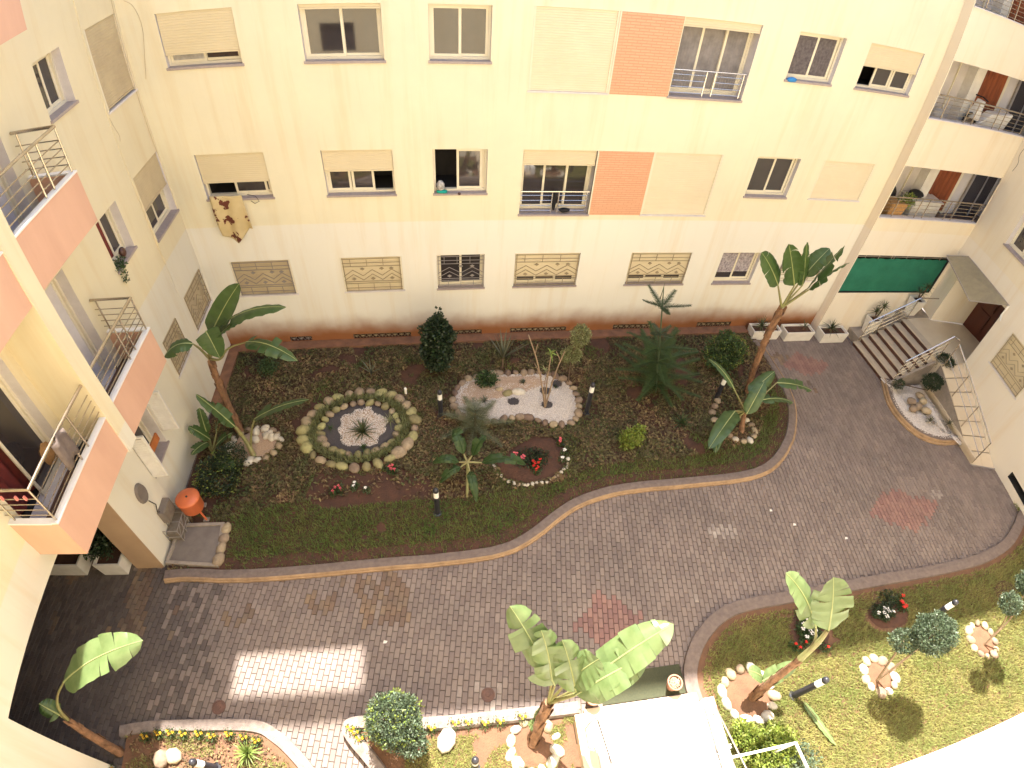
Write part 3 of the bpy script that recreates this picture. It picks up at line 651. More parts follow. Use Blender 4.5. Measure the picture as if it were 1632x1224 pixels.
win(FL, LB, *LH[2], dep=.22, curtain=('curtain_red', .5, .0), label='window with a red thing behind the glass and plants on its sill')
win(FL, LB, *LH[3], shut=5.28, smat='shutter_dusty', dep=.2, label='window beside the corner with its shutter half down over a grid')
fullshut(FL, LB, *LH[4], 'shutter_dusty', guard='iron_paint')
fullshut(FL, LB, *LH[5], 'shutter_dusty', guard='iron_paint')
Wn = win(FL, LB, *LH[6], dep=.3, label='ground floor window with white louvred shutters swung open')
# swung open louvred leaves
for (ua, ub, so, zz0, zz1) in ((8.0, 8.36, 0, 1.7, 2.88), (6.90, 7.26, 0, 1.5, 2.78)):
    lf = MB(); F2 = lambda u, d, z, so=so, ua=ua: FL(ua + d + (u - ua) * .12, -.02 - (u - ua), z)
    lf.fbox(F2, ua, ub, -.02, .02, zz0, zz0 + .05); lf.fbox(F2, ua, ub, -.02, .02, zz1 - .05, zz1); lf.fbox(F2, ua, ua + .05, -.02, .02, zz0 + .05, zz1 - .05); lf.fbox(F2, ub - .05, ub, -.02, .02, zz0 + .05, zz1 - .05)
    leaf = lf.build('shutter_leaf', 'pot_white', Wn)
    n = 16
    for i in range(n):
        z = zz0 + .06 + i * (zz1 - zz0 - .12) / n
        leafm = MB().hexa([F2(ua + .05, -.02, z), F2(ub - .05, -.02, z), F2(ub - .05, .01, z + .03), F2(ua + .05, .01, z + .03), F2(ua + .05, -.02, z + .008), F2(ub - .05, -.02, z + .008), F2(ub - .05, .01, z + .038), F2(ua + .05, .01, z + .038)])
        if i == 0: acc = MB()
        acc.add(leafm.v, leafm.f)
    acc.build('louvre', 'pot_white', Wn)
mb = MB().fbox(FL, 6.95, 7.6, -.16, -.12, 1.9, 2.1); mb.build('ledge_board', 'wood_orange', LB)
# pier beside the passage and the passage itself
mb = MB(); mb.box(-6.75, -6.13, 5.60, 6.93, 0, 3.62); pr_ = mb.build('pier', 'plaster_left', LB); MB().box(-6.748, -6.132, 5.588, 5.599, 0, 3.6).build('pier_face', 'tan_face', pr_)  # thin tan slab covers the near side of the pier
mb = MB(); mb.add([(-6.2, 1.65, 0), (-11, 1.65, 0), (-11, 1.65, 3.22), (-6.2, 1.65, 3.22), (-6.75, 6.6, 0), (-11, 6.6, 0), (-11, 6.6, 3.22), (-6.75, 6.6, 3.22), (-6.2, 6.6, 3.22), (-11, 1.65, 3.22)],
    [(0, 1, 2, 3), (4, 5, 6, 7), (1, 5, 6, 2), (3, 2, 6, 8)]); mb.build('passage_wall', 'concrete', LB)
# fin between the balconies
MB().box(-6.2, -5.38, 5.95, 6.27, 3.55, 15.1).build('fin', 'plaster_left', LB)
def balcony(y0, y1, zb, label, left=False):
    """salmon parapet box with a pale tiled top, brown floor, steel rails, glazed door behind"""
    fl = MB().box(-6.198, -5.475, y0 + .015, y1 - .015, zb + .01, zb + .16).build('balcony', 'floor_brown', LB); fl['label'] = label
    mb = MB(); mb.box(-5.47, -5.40, y0, y1, zb - .02, zb + .82)
    if left: mb.box(-6.198, -5.472, y0, y0 + .07, zb - .02, zb + .82)
    else: mb.box(-6.198, -5.472, y1 - .07, y1, zb - .02, zb + .82)
    mb.build('parapet', 'salmon', fl)
    mb = MB(); mb.box(-5.49, -5.385, y0, y1, zb + .822, zb + .85)
    if left: mb.box(-6.198, -5.492, y0 - .01, y0 + .09, zb + .822, zb + .85)
    else: mb.box(-6.198, -5.492, y1 - .09, y1 + .01, zb + .822, zb + .85)
    mb.build('coping', 'white_tile', fl)
    zr = zb + .85; zt = zr + .72
    mb = MB(); ye = y0 + .06 if left else y1 - .06; yi = y1 if left else y0
    mb.tube([(-5.435, yi, zt), (-5.435, ye, zt), (-6.19, ye, zt)], .027, 8)
    for i in range(4):
        z = zr + .12 + i * .13; mb.tube([(-5.435, yi, z), (-5.435, ye, z), (-6.19, ye, z)], .010, 6)
    for y in (ye, (yi + ye) / 2 + .35, (yi + ye) / 2 + .1): mb.tube([(-5.435, y, zr), (-5.435, y, zt)], .015, 6)
    mb.tube([(-6.1, ye, zr), (-6.1, ye, zt)], .015, 6)
    mb.build('railing', 'steel', fl)
    return fl
balcony(6.27, 8.15, 3.62, 'first floor balcony between the fin and the garden windows')
balcony(4.02, 5.95, 3.62, 'lowest balcony over the passage, on the near side of the fin', True)
balcony(6.27, 8.15, 6.72, 'second floor balcony beyond the fin')
balcony(4.02, 5.95, 6.72, 'second floor balcony on the near side of the fin', True)
balcony(6.27, 8.15, 9.72, 'top balcony beyond the fin')
balcony(4.02, 5.95, 9.72, 'top balcony on the near side of the fin', True)
for k, h in enumerate(LH[7:]):
    u0, u1, z0, z1 = h; dep = .25; mb = MB()
    for a, b_ in (((u1, z0), (u1, z1)), ((u1, z1), (u0, z1)), ((u0, z1), (u0, z0)), ((u0, z0), (u1, z0))):
        mb.add([FL(a[0], 0, a[1]), FL(b_[0], 0, b_[1]), FL(b_[0], dep + .1, b_[1]), FL(a[0], dep + .1, a[1])], [(0, 1, 2, 3)])
    mb.cur = 1; mb.fbox(FL, u0, u0 + .05, dep - .05, dep + .1, z0, z1); mb.fbox(FL, u1 - .05, u1, dep - .05, dep + .1, z0, z1); mb.fbox(FL, u0 + .05, u1 - .05, dep - .05, dep + .1, z1 - .05, z1)
    d_ = mb.build('door', ['reveal_white', 'beige_alu'], LB); r = MB()
    q = [FL(u0, dep + .1, z0), FL(u1, dep + .1, z0), FL(u1, dep + .1, z1), FL(u0, dep + .1, z1), FL(u0, dep + 1.4, z0), FL(u1, dep + 1.4, z0), FL(u1, dep + 1.4, z1), FL(u0, dep + 1.4, z1)]
    r.add(q, [(0, 4, 5, 1), (1, 5, 6, 2), (2, 6, 7, 3), (3, 7, 4, 0), (4, 7, 6, 5)]).build('room_recess', 'interior_dark', d_)
    wd = (u1 - u0 - .1) / 2
    s0 = u0 + .05 + wd; s = MB(); s.fbox(FL, s0, s0 + .05, dep, dep + .03, z0, z1 - .05); s.fbox(FL, s0 + wd - .05, s0 + wd, dep, dep + .03, z0, z1 - .05); s.fbox(FL, s0 + .05, s0 + wd - .05, dep, dep + .03, z0, z0 + .08); s.fbox(FL, s0 + .05, s0 + wd - .05, dep, dep + .03, z1 - .1, z1 - .05); s.build('sash', 'beige_alu', d_)
    if k % 2 == 0: MB().fbox(FL, s0 + .05, s0 + wd - .05, dep + .01, dep + .02, z0 + .08, z1 - .1).build('panel', 'reveal_white', d_)
    else:
        MB().fbox(FL, s0 + .05, s0 + wd - .05, dep + .01, dep + .016, z0 + .08, z1 - .1).build('pane', 'glass_dark', d_)
        drape(FL, d_, u0 + .1, u1 - .1, z0 + .05, z1 - .1, dep + .2, 'curtain_red' if k == 1 else 'curtain_white', waves=6)
# rain pipe stub / thin shadow joint left of the corner shutters
MB().box(-6.2, -6.18, 10.98, 11.02, 3.0, 15.0).build('joint_strip', 'plaster_left', LB)

# ================================================================== RIGHT WING
RB = thing('apartment_wing', 'right wing of the block in plain peach render above the entrance steps', 'building', (16.0, 8, 0))
RH = [(1.42, 2.6, 4.62, 5.75), (3.5, 5.0, 1.85, 3.02), (6.5, 7.55, .28, .50), (1.42, 2.6, 7.6, 8.7)]
wall('wall', FR, 2.80, 13.2, 0, 3.3, RH, 'plaster_right', RB)
wall('wall', FR, 0.0, 13.2, 3.3, 15.6, RH, 'plaster_right', RB)
win(FR, RB, *RH[0], dep=.2, label='window over the entrance canopy')
fullshut(FR, RB, *RH[1], 'shutter_beige', guard='iron_paint', label='guarded closed window beside the ramp')
win(FR, RB, *RH[3], dep=.2)
mb = MB(); v = RH[2]; q = [FR(v[0], 0, v[2]), FR(v[1], 0, v[2]), FR(v[1], 0, v[3]), FR(v[0], 0, v[3]), FR(v[0], .3, v[2]), FR(v[1], .3, v[2]), FR(v[1], .3, v[3]), FR(v[0], .3, v[3])]
mb.add(q, [(0, 4, 5, 1), (1, 5, 6, 2), (2, 6, 7, 3), (3, 7, 4, 0), (4, 7, 6, 5)]).build('vent_opening', 'interior_dark', RB)
mb = MB(); mb.hexa([(16.4, 12.2, 12.0), (19, 12.2, 12.0), (18, -1, 12.0), (14.31, -.83, 12.0), (16.4, 12.2, 12.2), (19, 12.2, 12.2), (18, -1, 12.2), (14.31, -.83, 12.2)]); mb.build('roof', 'concrete', RB)
# entrance recess: two white walls, soffit and red wooden door
mb = MB(); q1 = [(16.22, 11.56, 1.1), (17.55, 11.30, 1.1), (17.55, 11.30, 3.3), (16.22, 11.56, 3.3)]; mb.add(q1, [(0, 1, 2, 3)])
mb.add([(16.38, 12.2, 1.1), (16.22, 11.56, 1.1), (16.22, 11.56, 3.3), (16.38, 12.2, 3.3)], [(0, 1, 2, 3)])
mb.add([FR(2.8, 0, 1.1), FR(2.8, 1.5, 1.1), FR(2.8, 1.5, 3.3), FR(2.8, 0, 3.3)], [(0, 1, 2, 3)])
mb.add([(16.38, 12.2, 3.3), (18.2, 12.0, 3.3), (17.5, 9.0, 3.3), (15.93, 9.43, 3.3)], [(0, 1, 2, 3)])
mb.build('porch_wall', 'plaster_right', RB)
dr = MB().hexa([(17.5, 9.1, 1.1), (17.56, 9.1, 1.1), (17.56, 11.3, 1.1), (17.5, 11.3, 1.1), (17.5, 9.1, 3.25), (17.56, 9.1, 3.25), (17.56, 11.3, 3.25), (17.5, 11.3, 3.25)]).build('door', 'wood_red', RB)
mb = MB()
for y0 in (9.3, 9.95, 10.6):
    mb.box(17.46, 17.499, y0, y0 + .5, 1.3, 2.0); mb.box(17.46, 17.499, y0, y0 + .5, 2.15, 3.05)
mb.build('door_panel', 'wood_red', dr)
# canopy
cn = thing('canopy', 'sloping dusty glass canopy over the entrance door in a thin frame', 'canopy', (16.0, 11, 3.3))
cq = [(15.69, 12.0, 3.35), (16.30, 11.75, 3.52), FR(2.85, -.02, 3.46), FR(2.2, -.75, 3.02)]
cq = [Vector(c) for c in cq]; nrm = (cq[1] - cq[0]).cross(cq[3] - cq[0]).normalized() * .012
MB().hexa([c - nrm for c in cq] + [c + nrm for c in cq]).build('pane', 'canopy_glass', cn)
mb = MB(); mb.tube(cq + [cq[0]], .022, 6); mb.tube([(cq[0] + cq[3]) / 2, (cq[1] + cq[2]) / 2], .014, 6); mb.tube([cq[0] * .25 + cq[3] * .75, cq[1] * .25 + cq[2] * .75], .012, 6); mb.tube([cq[0] * .75 + cq[3] * .25, cq[1] * .75 + cq[2] * .25], .012, 6); mb.build('frame', 'iron_grey', cn)
mb = MB(); mb.tube([cq[2], Vector(FR(2.86, -.05, 3.1)), Vector(FR(3.0, -.12, 3.0))], .028, 8); mb.build('drain_pipe', 'pot_white', cn)
# green screen over the lower opening
sc_ = thing('mesh_screen', 'green woven shade mesh stretched across the ground floor opening by the steps', 'screen', (14.3, 12.2, 1.7))
mb = MB(); nx, nz = 40, 12
for i in range(nx + 1):
    for j in range(nz + 1):
        u = 12.52 + (16.2 - 12.52) * i / nx; z = 1.76 + (3.02 - 1.76) * j / nz; z = min(z, 3.02 - .03 * math.sin(i * .9) ** 2 if j == nz else z)
        mb.v.append(FRB(u, .06 + .025 * noise.noise((u * 2, z * 2, 0)), z))
for i in range(nx):
    for j in range(nz): a = i * (nz + 1) + j; mb.f.append((a, a + nz + 1, a + nz + 2, a + 1)); mb.m.append(0)
mb.build('mesh_cloth', 'mesh_green', sc_, smooth=True)
mb = MB(); mb.tube([FRB(12.5, .09, 3.06), FRB(16.2, .09, 3.06)], .014, 6)
for u in (12.9, 13.4, 13.9, 14.0, 14.5, 15.2, 15.9): mb.tube([FRB(u, .1, 1.76), FRB(u, .1, 3.15)], .012, 6)
mb.build('frame', 'iron_grey', sc_)
mb = MB(); mb.add([FRB(12.5, .0, 1.74), FRB(16.22, .0, 1.74), FRB(16.22, .3, 1.74), FRB(12.5, .3, 1.74), FRB(12.5, .3, 3.16), FRB(16.22, .3, 3.16), FRB(12.5, 0, 3.16), FRB(16.22, 0, 3.16)],
   [(0, 1, 2, 3), (3, 2, 5, 4), (4, 5, 7, 6), (0, 3, 4, 6), (1, 2, 5, 7)]); mb.build('opening_recess', 'interior_dark', BB)

# ================================================================== CAMERA-SIDE BUILDING (seen in reflections, edge at lower right)
SB = thing('apartment_building', 'sunlit pale wall at the lower right edge of the court', 'building', (5, -.45, 0))
Sh = [(u, u + 1.4, z, z + 1.1) for u in (-4.5, -1.5, 6.5, 9.5, 12.5) for z in (1.9, 4.75, 7.75, 10.8) if u < 0 or z > 4]
wall('wall', FS, -9, 17, 0, 14.6, Sh, 'plaster_south', SB)
for h in Sh[::1]:
    mb = MB(); u0, u1, z0, z1 = h; q = [FS(u0, 0, z0), FS(u1, 0, z0), FS(u1, 0, z1), FS(u0, 0, z1), FS(u0, .2, z0), FS(u1, .2, z0), FS(u1, .2, z1), FS(u0, .2, z1)]
    mb.add(q, [(0, 4, 5, 1), (1, 5, 6, 2), (2, 6, 7, 3), (3, 7, 4, 0), (4, 7, 6, 5)]).build('window', 'glass_dark', SB)
ap = MB().box(4.6, 17, -.45, .04, -.02, .25).build('wall', 'white_tile', None)
prop(ap, 'low white tiled strip in full sun along the lower right edge of the lawn', 'wall')

# ================================================================== PLANT BUILDERS
def V(*a): return Vector(a if len(a) > 1 else a[0])
def banana_leaf(plant, base, tip, width, sag=.0, side=None, fold=.35, tears=3, m='leaf_banana', seed=0, petiole=None, name='leaf'):
    rg = random.Random(seed); base, tip = V(base), V(tip); L = (tip - base).length
    up = Vector((0, 0, 1)); ctrl = (base + tip) / 2 + up * sag
    def mid(t): return base * (1 - t) ** 2 + ctrl * 2 * t * (1 - t) + tip * t * t
    n = 22; sd = V(side).normalized() if side else None; mb = MB()
    cuts = sorted(rg.uniform(.15, .9) for _ in range(tears * 2))
    for half in (-1, 1):
        prev_cut = 0; seg = 0; pts = []
        mycuts = [c for i, c in enumerate(cuts) if i % 2 == (0 if half < 0 else 1)]
        drop = rg.uniform(-.1, .25); started = False
        for i in range(n + 1):
            t = i / n; d = (mid(min(1, t + .02)) - mid(max(0, t - .02))).normalized()
            s = (sd - d * sd.dot(d)).normalized() if sd else d.cross(up).normalized()
            nn = s.cross(d).normalized()
            if nn.z < 0: nn = -nn
            wd = width * .5 * (min(1, (t / .16)) ** .6) * (max(0, 1 - ((t - .38) / .62) ** 2.4) ** .62 if t > .38 else 1)
            hit = [c for c in mycuts if abs(c - t) < .5 / n]
            row = lambda dr: [mid(t) + s * half * wd * f * math.cos(fold * (1 - .5 * f) + dr * f) + nn * wd * f * math.sin(fold * (1 - .8 * f) - dr * f * 1.5) + nn * .012 * math.sin(t * 40 + half) * f for f in (0, .35, .7, 1)]
            if hit and i > 1:
                pts.append(row(drop)); strip(mb, pts); drop = rg.uniform(-.25, .55); pts = [row(drop)]
            else: pts.append(row(drop))
        strip(mb, pts)
    o = mb.build(name, m, plant, smooth=True)
    r = MB(); r.tube([mid(i / 10) + V(0, 0, .004) for i in range(11)], [.014 * (1 - .85 * i / 10) + .002 for i in range(11)], 5); r.build('midrib', m if m == 'leaf_sapling' else 'midrib', o)
    if petiole:
        pp = [V(q) for q in petiole] + [base]; pp = [V(q) for q in chaikin([tuple(q) for q in pp], 2)]
        r = MB(); k = len(pp); r.tube(pp, [.035 * (1 - .62 * i / k) for i in range(k)], 6); r.build('petiole', 'petiole', o, smooth=True)
    return o
def strip(mb, pts):
    if len(pts) < 2: return
    k = len(mb.v); c = len(pts[0])
    for r_ in pts: mb.v += [tuple(q) for q in r_]
    for i in range(len(pts) - 1):
        for j in range(c - 1): a = k + i * c + j; mb.f.append((a, a + 1, a + c + 1, a + c)); mb.m.append(0)
def stem(plant, pts, rs, m='trunk_fibre', name='trunk', scales=0):
    pp = [V(q) for q in chaikin([tuple(q) for q in pts], 2)]; k = len(pp); mb = MB()
    mb.tube(pp, [rs[0] + (rs[1] - rs[0]) * i / (k - 1) for i in range(k)], 9)
    for i in range(scales):   # old leaf bases clasping the stem
        t = (i + .5) / scales; q = t * (k - 1); a = pp[int(q)]; d = (pp[min(k - 1, int(q) + 1)] - a)
        if d.length < 1e-6: continue
        d.normalize(); ang = i * 2.4; e = d.orthogonal().normalized(); f = d.cross(e); o_ = e * math.cos(ang) + f * math.sin(ang); r0 = rs[0] + (rs[1] - rs[0]) * t; w_ = d.cross(o_) * r0 * .8
        mb.add([a + o_ * r0 * .9 - w_, a + o_ * r0 * .9 + w_, a + o_ * (r0 * 1.35) + w_ * .4 + d * .22, a + o_ * (r0 * 1.35) - w_ * .4 + d * .22], [(0, 1, 2, 3)])
    return mb.build(name, m, plant, smooth=False)

def leaf_cloud(plant, blobs, n, size, m, name='crown', shell=.55, seed=1, up=.3, aspect=.5):
    """many small leaves through the volume of one or more rough ellipsoids"""
    rg = np.random.default_rng(seed); V_ = []; F_ = []; tot = sum(b[1][0] * b[1][1] * b[1][2] for b in blobs) ; k = 0
    for c, r in blobs:
        q = int(n * r[0] * r[1] * r[2] / tot); d = rg.normal(size=(q, 3)); d /= np.linalg.norm(d, axis=1)[:, None]
        ph = rg.uniform(0, 6.28, 6); lump = 1 + .10 * np.sin(d[:, 0] * 5 + ph[0]) * np.cos(d[:, 1] * 6 + ph[1]) + .08 * np.sin(d[:, 2] * 8 + ph[2] + d[:, 0] * 4)
        rad = (shell + (1 - shell) * rg.random(q) ** .6) * lump; P_ = np.array(c) + d * np.array(r) * rad[:, None]
        ax = rg.normal(size=(q, 3)) * .8 + d * .6 + np.array([0, 0, up]); ax /= np.linalg.norm(ax, axis=1)[:, None]
        sd = np.cross(ax, rg.normal(size=(q, 3))); sd /= np.linalg.norm(sd, axis=1)[:, None]
        L = size * rg.uniform(.6, 1.3, q)[:, None]; w_ = L * aspect * .5; nn = np.cross(ax, sd)
        v = np.stack([P_, P_ + ax * L * .5 + sd * w_ + nn * L * .08, P_ + ax * L, P_ + ax * L * .5 - sd * w_ + nn * L * .08], 1).reshape(-1, 3)
        V_.append(v); F_.append(np.arange(q * 4).reshape(q, 4) + k); k += q * 4
    v = np.concatenate(V_); f = np.concatenate(F_); return fast_mesh(name, v, f, m, plant, attr=rg.random(len(f)), kind='stuff')

def rosette(plant, base, n, length, width, m, name='leaves', el=(10, 80), droop=.35, seed=1, stuff=True, segs=3):
    rg = random.Random(seed); mb = MB(); at = []; base = V(base)
    for i in range(n):
        a = i * 2.39996 + rg.uniform(-.2, .2); e = R(el[0] + (el[1] - el[0]) * ((i / n)) + rg.uniform(-8, 8)); L = length * rg.uniform(.75, 1.1)
        h = Vector((math.cos(a), math.sin(a), 0)); s = Vector((-h.y, h.x, 0)); pts = []; rv = rg.random()
        for j in range(segs + 1):
            t = j / segs; p_ = base + h * (L * t * math.cos(e)) + Vector((0, 0, L * t * math.sin(e) - droop * L * t * t * math.cos(e))); w_ = width * .5 * (1 - t ** 1.6 * .96) * (1 if j else .7)
            pts.append([p_ - s * w_ + Vector((0, 0, w_ * .4)), p_, p_ + s * w_ + Vector((0, 0, w_ * .4))])
        k = len(mb.f); strip(mb, pts); at += [rv] * (len(mb.f) - k)
    return mb.build(name, m, plant, attr=at, kind='stuff' if stuff else None)

def frond(plant, a, b_, needle, m, seed=0, sag=.06, dens=46, name='branch', nw=.010):
    rg = random.Random(seed); a, b_ = V(a), V(b_); L = (b_ - a).length; mb = MB(); at = []
    ctrl = (a + b_) / 2 + V(0, 0, -sag)
    def q(t): return a * (1 - t) ** 2 + ctrl * 2 * t * (1 - t) + b_ * t * t
    mb.tube([q(i / 5) for i in range(6)], [.009 * (1 - i / 6) + .002 for i in range(6)], 4); at += [.3] * len(mb.f)
    d = (b_ - a).normalized(); s = d.cross(V(0, 0, 1)).normalized(); n = int(dens * L) + 10
    for i in range(n):
        t = .06 + .94 * i / n; ln = needle * (1 - .75 * t) * rg.uniform(.8, 1.15) + .02
        for sg in (-1, 1):
            p_ = q(t); e = p_ + (s * sg * .86 + d * .5 + V(0, 0, rg.uniform(-.05, .3))) * ln; w_ = d * nw; mb.add([p_ - w_, p_ + w_, e + w_ * .2, e - w_ * .2], [(0, 1, 2, 3)]); at.append(rg.random())
            up_ = V(0, 0, nw); mb.add([p_ - up_, p_ + up_, e + up_ * .3, e - up_ * .3], [(0, 1, 2, 3)]); at.append(rg.random())
    return mb.build(name, m, plant, attr=at)

# ================================================================== STONES
ROCKS = {}
def rock_meshes(m):
    if m in ROCKS: return ROCKS[m]
    out = []
    for k in range(5):
        mb = MB(); n1, n2 = 8, 4; rg = random.Random(k * 7 + len(m)); sx, sy, sz = 1, rg.uniform(.72, .95), rg.uniform(.5, .68)
        mb.v.append((0, 0, sz)); 
        for i in range(1, n2 + 1):
            th = math.pi * .62 * i / n2
            for j in range(n1):
                ph = 2 * math.pi * j / n1; r = 1 + .13 * noise.noise((math.cos(ph) * 1.3 + k * 9, math.sin(ph) * 1.3, th * 1.5))
                mb.v.append((sx * r * math.sin(th) * math.cos(ph), sy * r * math.sin(th) * math.sin(ph), sz * r * math.cos(th)))
        for j in range(n1): mb.f.append((0, 1 + j, 1 + (j + 1) % n1)); mb.m.append(0)
        for i in range(n2 - 1):
            for j in range(n1): a = 1 + i * n1 + j; b_ = 1 + i * n1 + (j + 1) % n1; mb.f.append((a, a + n1, b_ + n1, b_)); mb.m.append(0)
        me = bpy.data.meshes.new('stone'); me.from_pydata(mb.v, [], mb.f); me.materials.append(M[m]); me.polygons.foreach_set('use_smooth', [True] * len(mb.f)); out.append(me)
    ROCKS[m] = out; return out
def stone(parent, x, y, z, r, m, rz=None, name='stone'):
    o = bpy.data.objects.new(name, random.choice(rock_meshes(m))); COL.objects.link(o); o.parent = parent
    p_ = org(parent) if parent else Vector((0, 0, 0)); o.location = (x - p_.x, y - p_.y, z - p_.z); s = r * random.uniform(.85, 1.2)
    o.scale = (s * random.uniform(.9, 1.15), s * random.uniform(.85, 1.05), s * random.uniform(.85, 1.1)); o.rotation_euler = (random.uniform(-.15, .15), random.uniform(-.15, .15), random.uniform(0, 6.28) if rz is None else rz)
    return o
def ring(parent, line, r, m, z=.10, closed=True, jit=.02, gap=1.75):
    L = [V(q) for q in line]; segs = list(zip(L, L[1:] + ([L[0]] if closed else []))) if closed else list(zip(L, L[1:])); tot = sum((b_ - a).length for a, b_ in segs); n = max(3, int(tot / (r * gap)))
    for i in range(n):
        s = tot * (i + .5) / n
        for a, b_ in segs:
            l = (b_ - a).length
            if s <= l: break
            s -= l
        p_ = a + (b_ - a) * (s / l); mm = m if isinstance(m, str) else random.choice(m)
        stone(parent, p_.x + random.uniform(-jit, jit), p_.y + random.uniform(-jit, jit), z, r * random.uniform(.82, 1.15), mm)
def patch(name, poly, z, m, parent=None, cell=.06, amp=.012, label=None):
    xs = [q[0] for q in poly]; ys = [q[1] for q in poly]; nx = int((max(xs) - min(xs)) / cell) + 2; ny = int((max(ys) - min(ys)) / cell) + 2
    mb = MB(); c = (sum(xs) / len(xs), sum(ys) / len(ys)); K = len(poly); rings = 6
    mb.v.append((c[0], c[1], z + amp))
    for i in range(1, rings + 1):
        f = i / rings
        for q in poly: x, y = c[0] + (q[0] - c[0]) * f, c[1] + (q[1] - c[1]) * f; mb.v.append((x, y, (z + amp * noise.noise((x * 5, y * 5, 2)) + .012) if i < rings else z - .03))
    for j in range(K): mb.f.append((0, 1 + j, 1 + (j + 1) % K)); mb.m.append(0)
    for i in range(rings - 1):
        for j in range(K): a = 1 + i * K + j; b_ = 1 + i * K + (j + 1) % K; mb.f.append((a, a + K, b_ + K, b_)); mb.m.append(0)
    o = mb.build(name, m, parent, smooth=True); o['kind'] = 'stuff'
    return o
def pebbles(parent, poly, n, r, m, z, seed=3, name='gravel_pieces'):
    rg = np.random.default_rng(seed); xs = [q[0] for q in poly]; ys = [q[1] for q in poly]; x = rg.uniform(min(xs), max(xs), n * 2); y = rg.uniform(min(ys), max(ys), n * 2); ok = inpoly(x, y, poly); x, y = x[ok], y[ok]; q = len(x)
    a = rg.uniform(0, 6.28, q); rr = r * rg.uniform(.6, 1.4, q); zz = z + rg.uniform(-.2, .9, q) * r
    P_ = np.stack([x, y, zz], 1); o1 = np.stack([np.cos(a) * rr, np.sin(a) * rr, 0 * a], 1); o2 = np.stack([-np.sin(a) * rr * .8, np.cos(a) * rr * .8, 0 * a], 1); upv = np.stack([0 * a, 0 * a, rr * .7], 1)
    v = np.stack([P_ + o1, P_ + o2, P_ - o1, P_ - o2, P_ + upv], 1).reshape(-1, 3); b0 = np.arange(q)[:, None] * 5
    f = np.concatenate([b0 + np.array([0, 1, 4]), b0 + np.array([1, 2, 4]), b0 + np.array([2, 3, 4]), b0 + np.array([3, 0, 4])])
    return fast_mesh(name, v, f, m, parent, attr=rg.random(len(f)))

# ---- oval bed
import itertools
def ell(cx, cy, rx, ry, n=40, rot=0, wob=0.0, sd=0): return [(cx + (rx * (1 + wob * noise.noise((math.cos(t) * 2 + sd, math.sin(t) * 2, 3))) * math.cos(t)) * math.cos(rot) - ry * (1 + wob * noise.noise((math.cos(t) * 2 + sd, math.sin(t) * 2, 3))) * math.sin(t) * math.sin(rot), cy + rx * math.cos(t) * math.sin(rot) + ry * (1 + wob * noise.noise((math.cos(t) * 2 + sd, math.sin(t) * 2, 3))) * math.sin(t) * math.cos(rot)) for t in (2 * math.pi * i / n for i in range(n))]
_l, _r, _t, _b = (-3.65, 9.06), (-0.68, 9.11), (-2.12, 10.44), (-2.03, 7.83)
ocx, ocy = (_l[0] + _r[0]) / 2, (_t[1] + _b[1]) / 2; orx, ory = (_r[0] - _l[0]) / 2, (_t[1] - _b[1]) / 2; orot = math.atan2(_r[1] - _l[1], _r[0] - _l[0])
ob = thing('rockery', 'oval rockery, double ring of mossy stones round dark slate chips and a spiky plant', 'rockery', (ocx, ocy, .08))
ring(ob, ell(ocx, ocy, orx - .06, ory - .06, rot=orot), .165, ('stone_green', 'stone_tan', 'stone_green'), z=.12)
ring(ob, ell(ocx, ocy, orx - .48, ory - .45, rot=orot), .128, ('stone_green', 'stone_tan'), z=.12)
patch('slate_chips', ell(ocx, ocy, orx - .5, ory - .47, rot=orot), .10, 'gravel_slate', ob)
inner = ell(ocx + .06, ocy, orx - .88, ory - .68, rot=orot, wob=.35)
patch('white_gravel', inner, .125, 'gravel_pink', ob)
pebbles(ob, inner, 2600, .014, 'gravel_piece', .135)
pebbles(ob, ell(ocx, ocy, orx - .52, ory - .5, rot=orot), 2600, .014, 'gravel_slate', .108, seed=9, name='slate_pieces')
# mossy greenery between the two rings
rg = np.random.default_rng(5); q = 3600; t = rg.uniform(0, 6.283, q); f = rg.uniform(.0, 1, q)
ax_, ay_ = (orx - .30 + (f - .5) * .22), (ory - .28 + (f - .5) * .2)
gx = ocx + ax_ * np.cos(t) * math.cos(orot) - ay_ * np.sin(t) * math.sin(orot); gy = ocy + ax_ * np.cos(t) * math.sin(orot) + ay_ * np.sin(t) * math.cos(orot)
def blades(name, x, y, z, h, wd, m, parent=None, seed=1, lean=.5):
    rg = np.random.default_rng(seed); q = len(x); a = rg.uniform(0, 6.283, q); L = h * rg.uniform(.5, 1.3, q); ln = L * lean * rg.uniform(.2, 1.4, q)
    P_ = np.stack([x, y, z if hasattr(z, '__len__') else np.full(q, z)], 1); s = np.stack([-np.sin(a), np.cos(a), 0 * a], 1) * (wd * rg.uniform(.6, 1.3, q))[:, None]; tip = P_ + np.stack([np.cos(a) * ln, np.sin(a) * ln, L], 1)
    v = np.stack([P_ - s, P_ + s, tip], 1).reshape(-1, 3); return fast_mesh(name, v, np.arange(q * 3).reshape(q, 3), m, parent, attr=rg.random(q))
blades('creeping_greenery', gx, gy, .12, .11, .018, 'leaf_moss', ob, seed=4, lean=1.0)

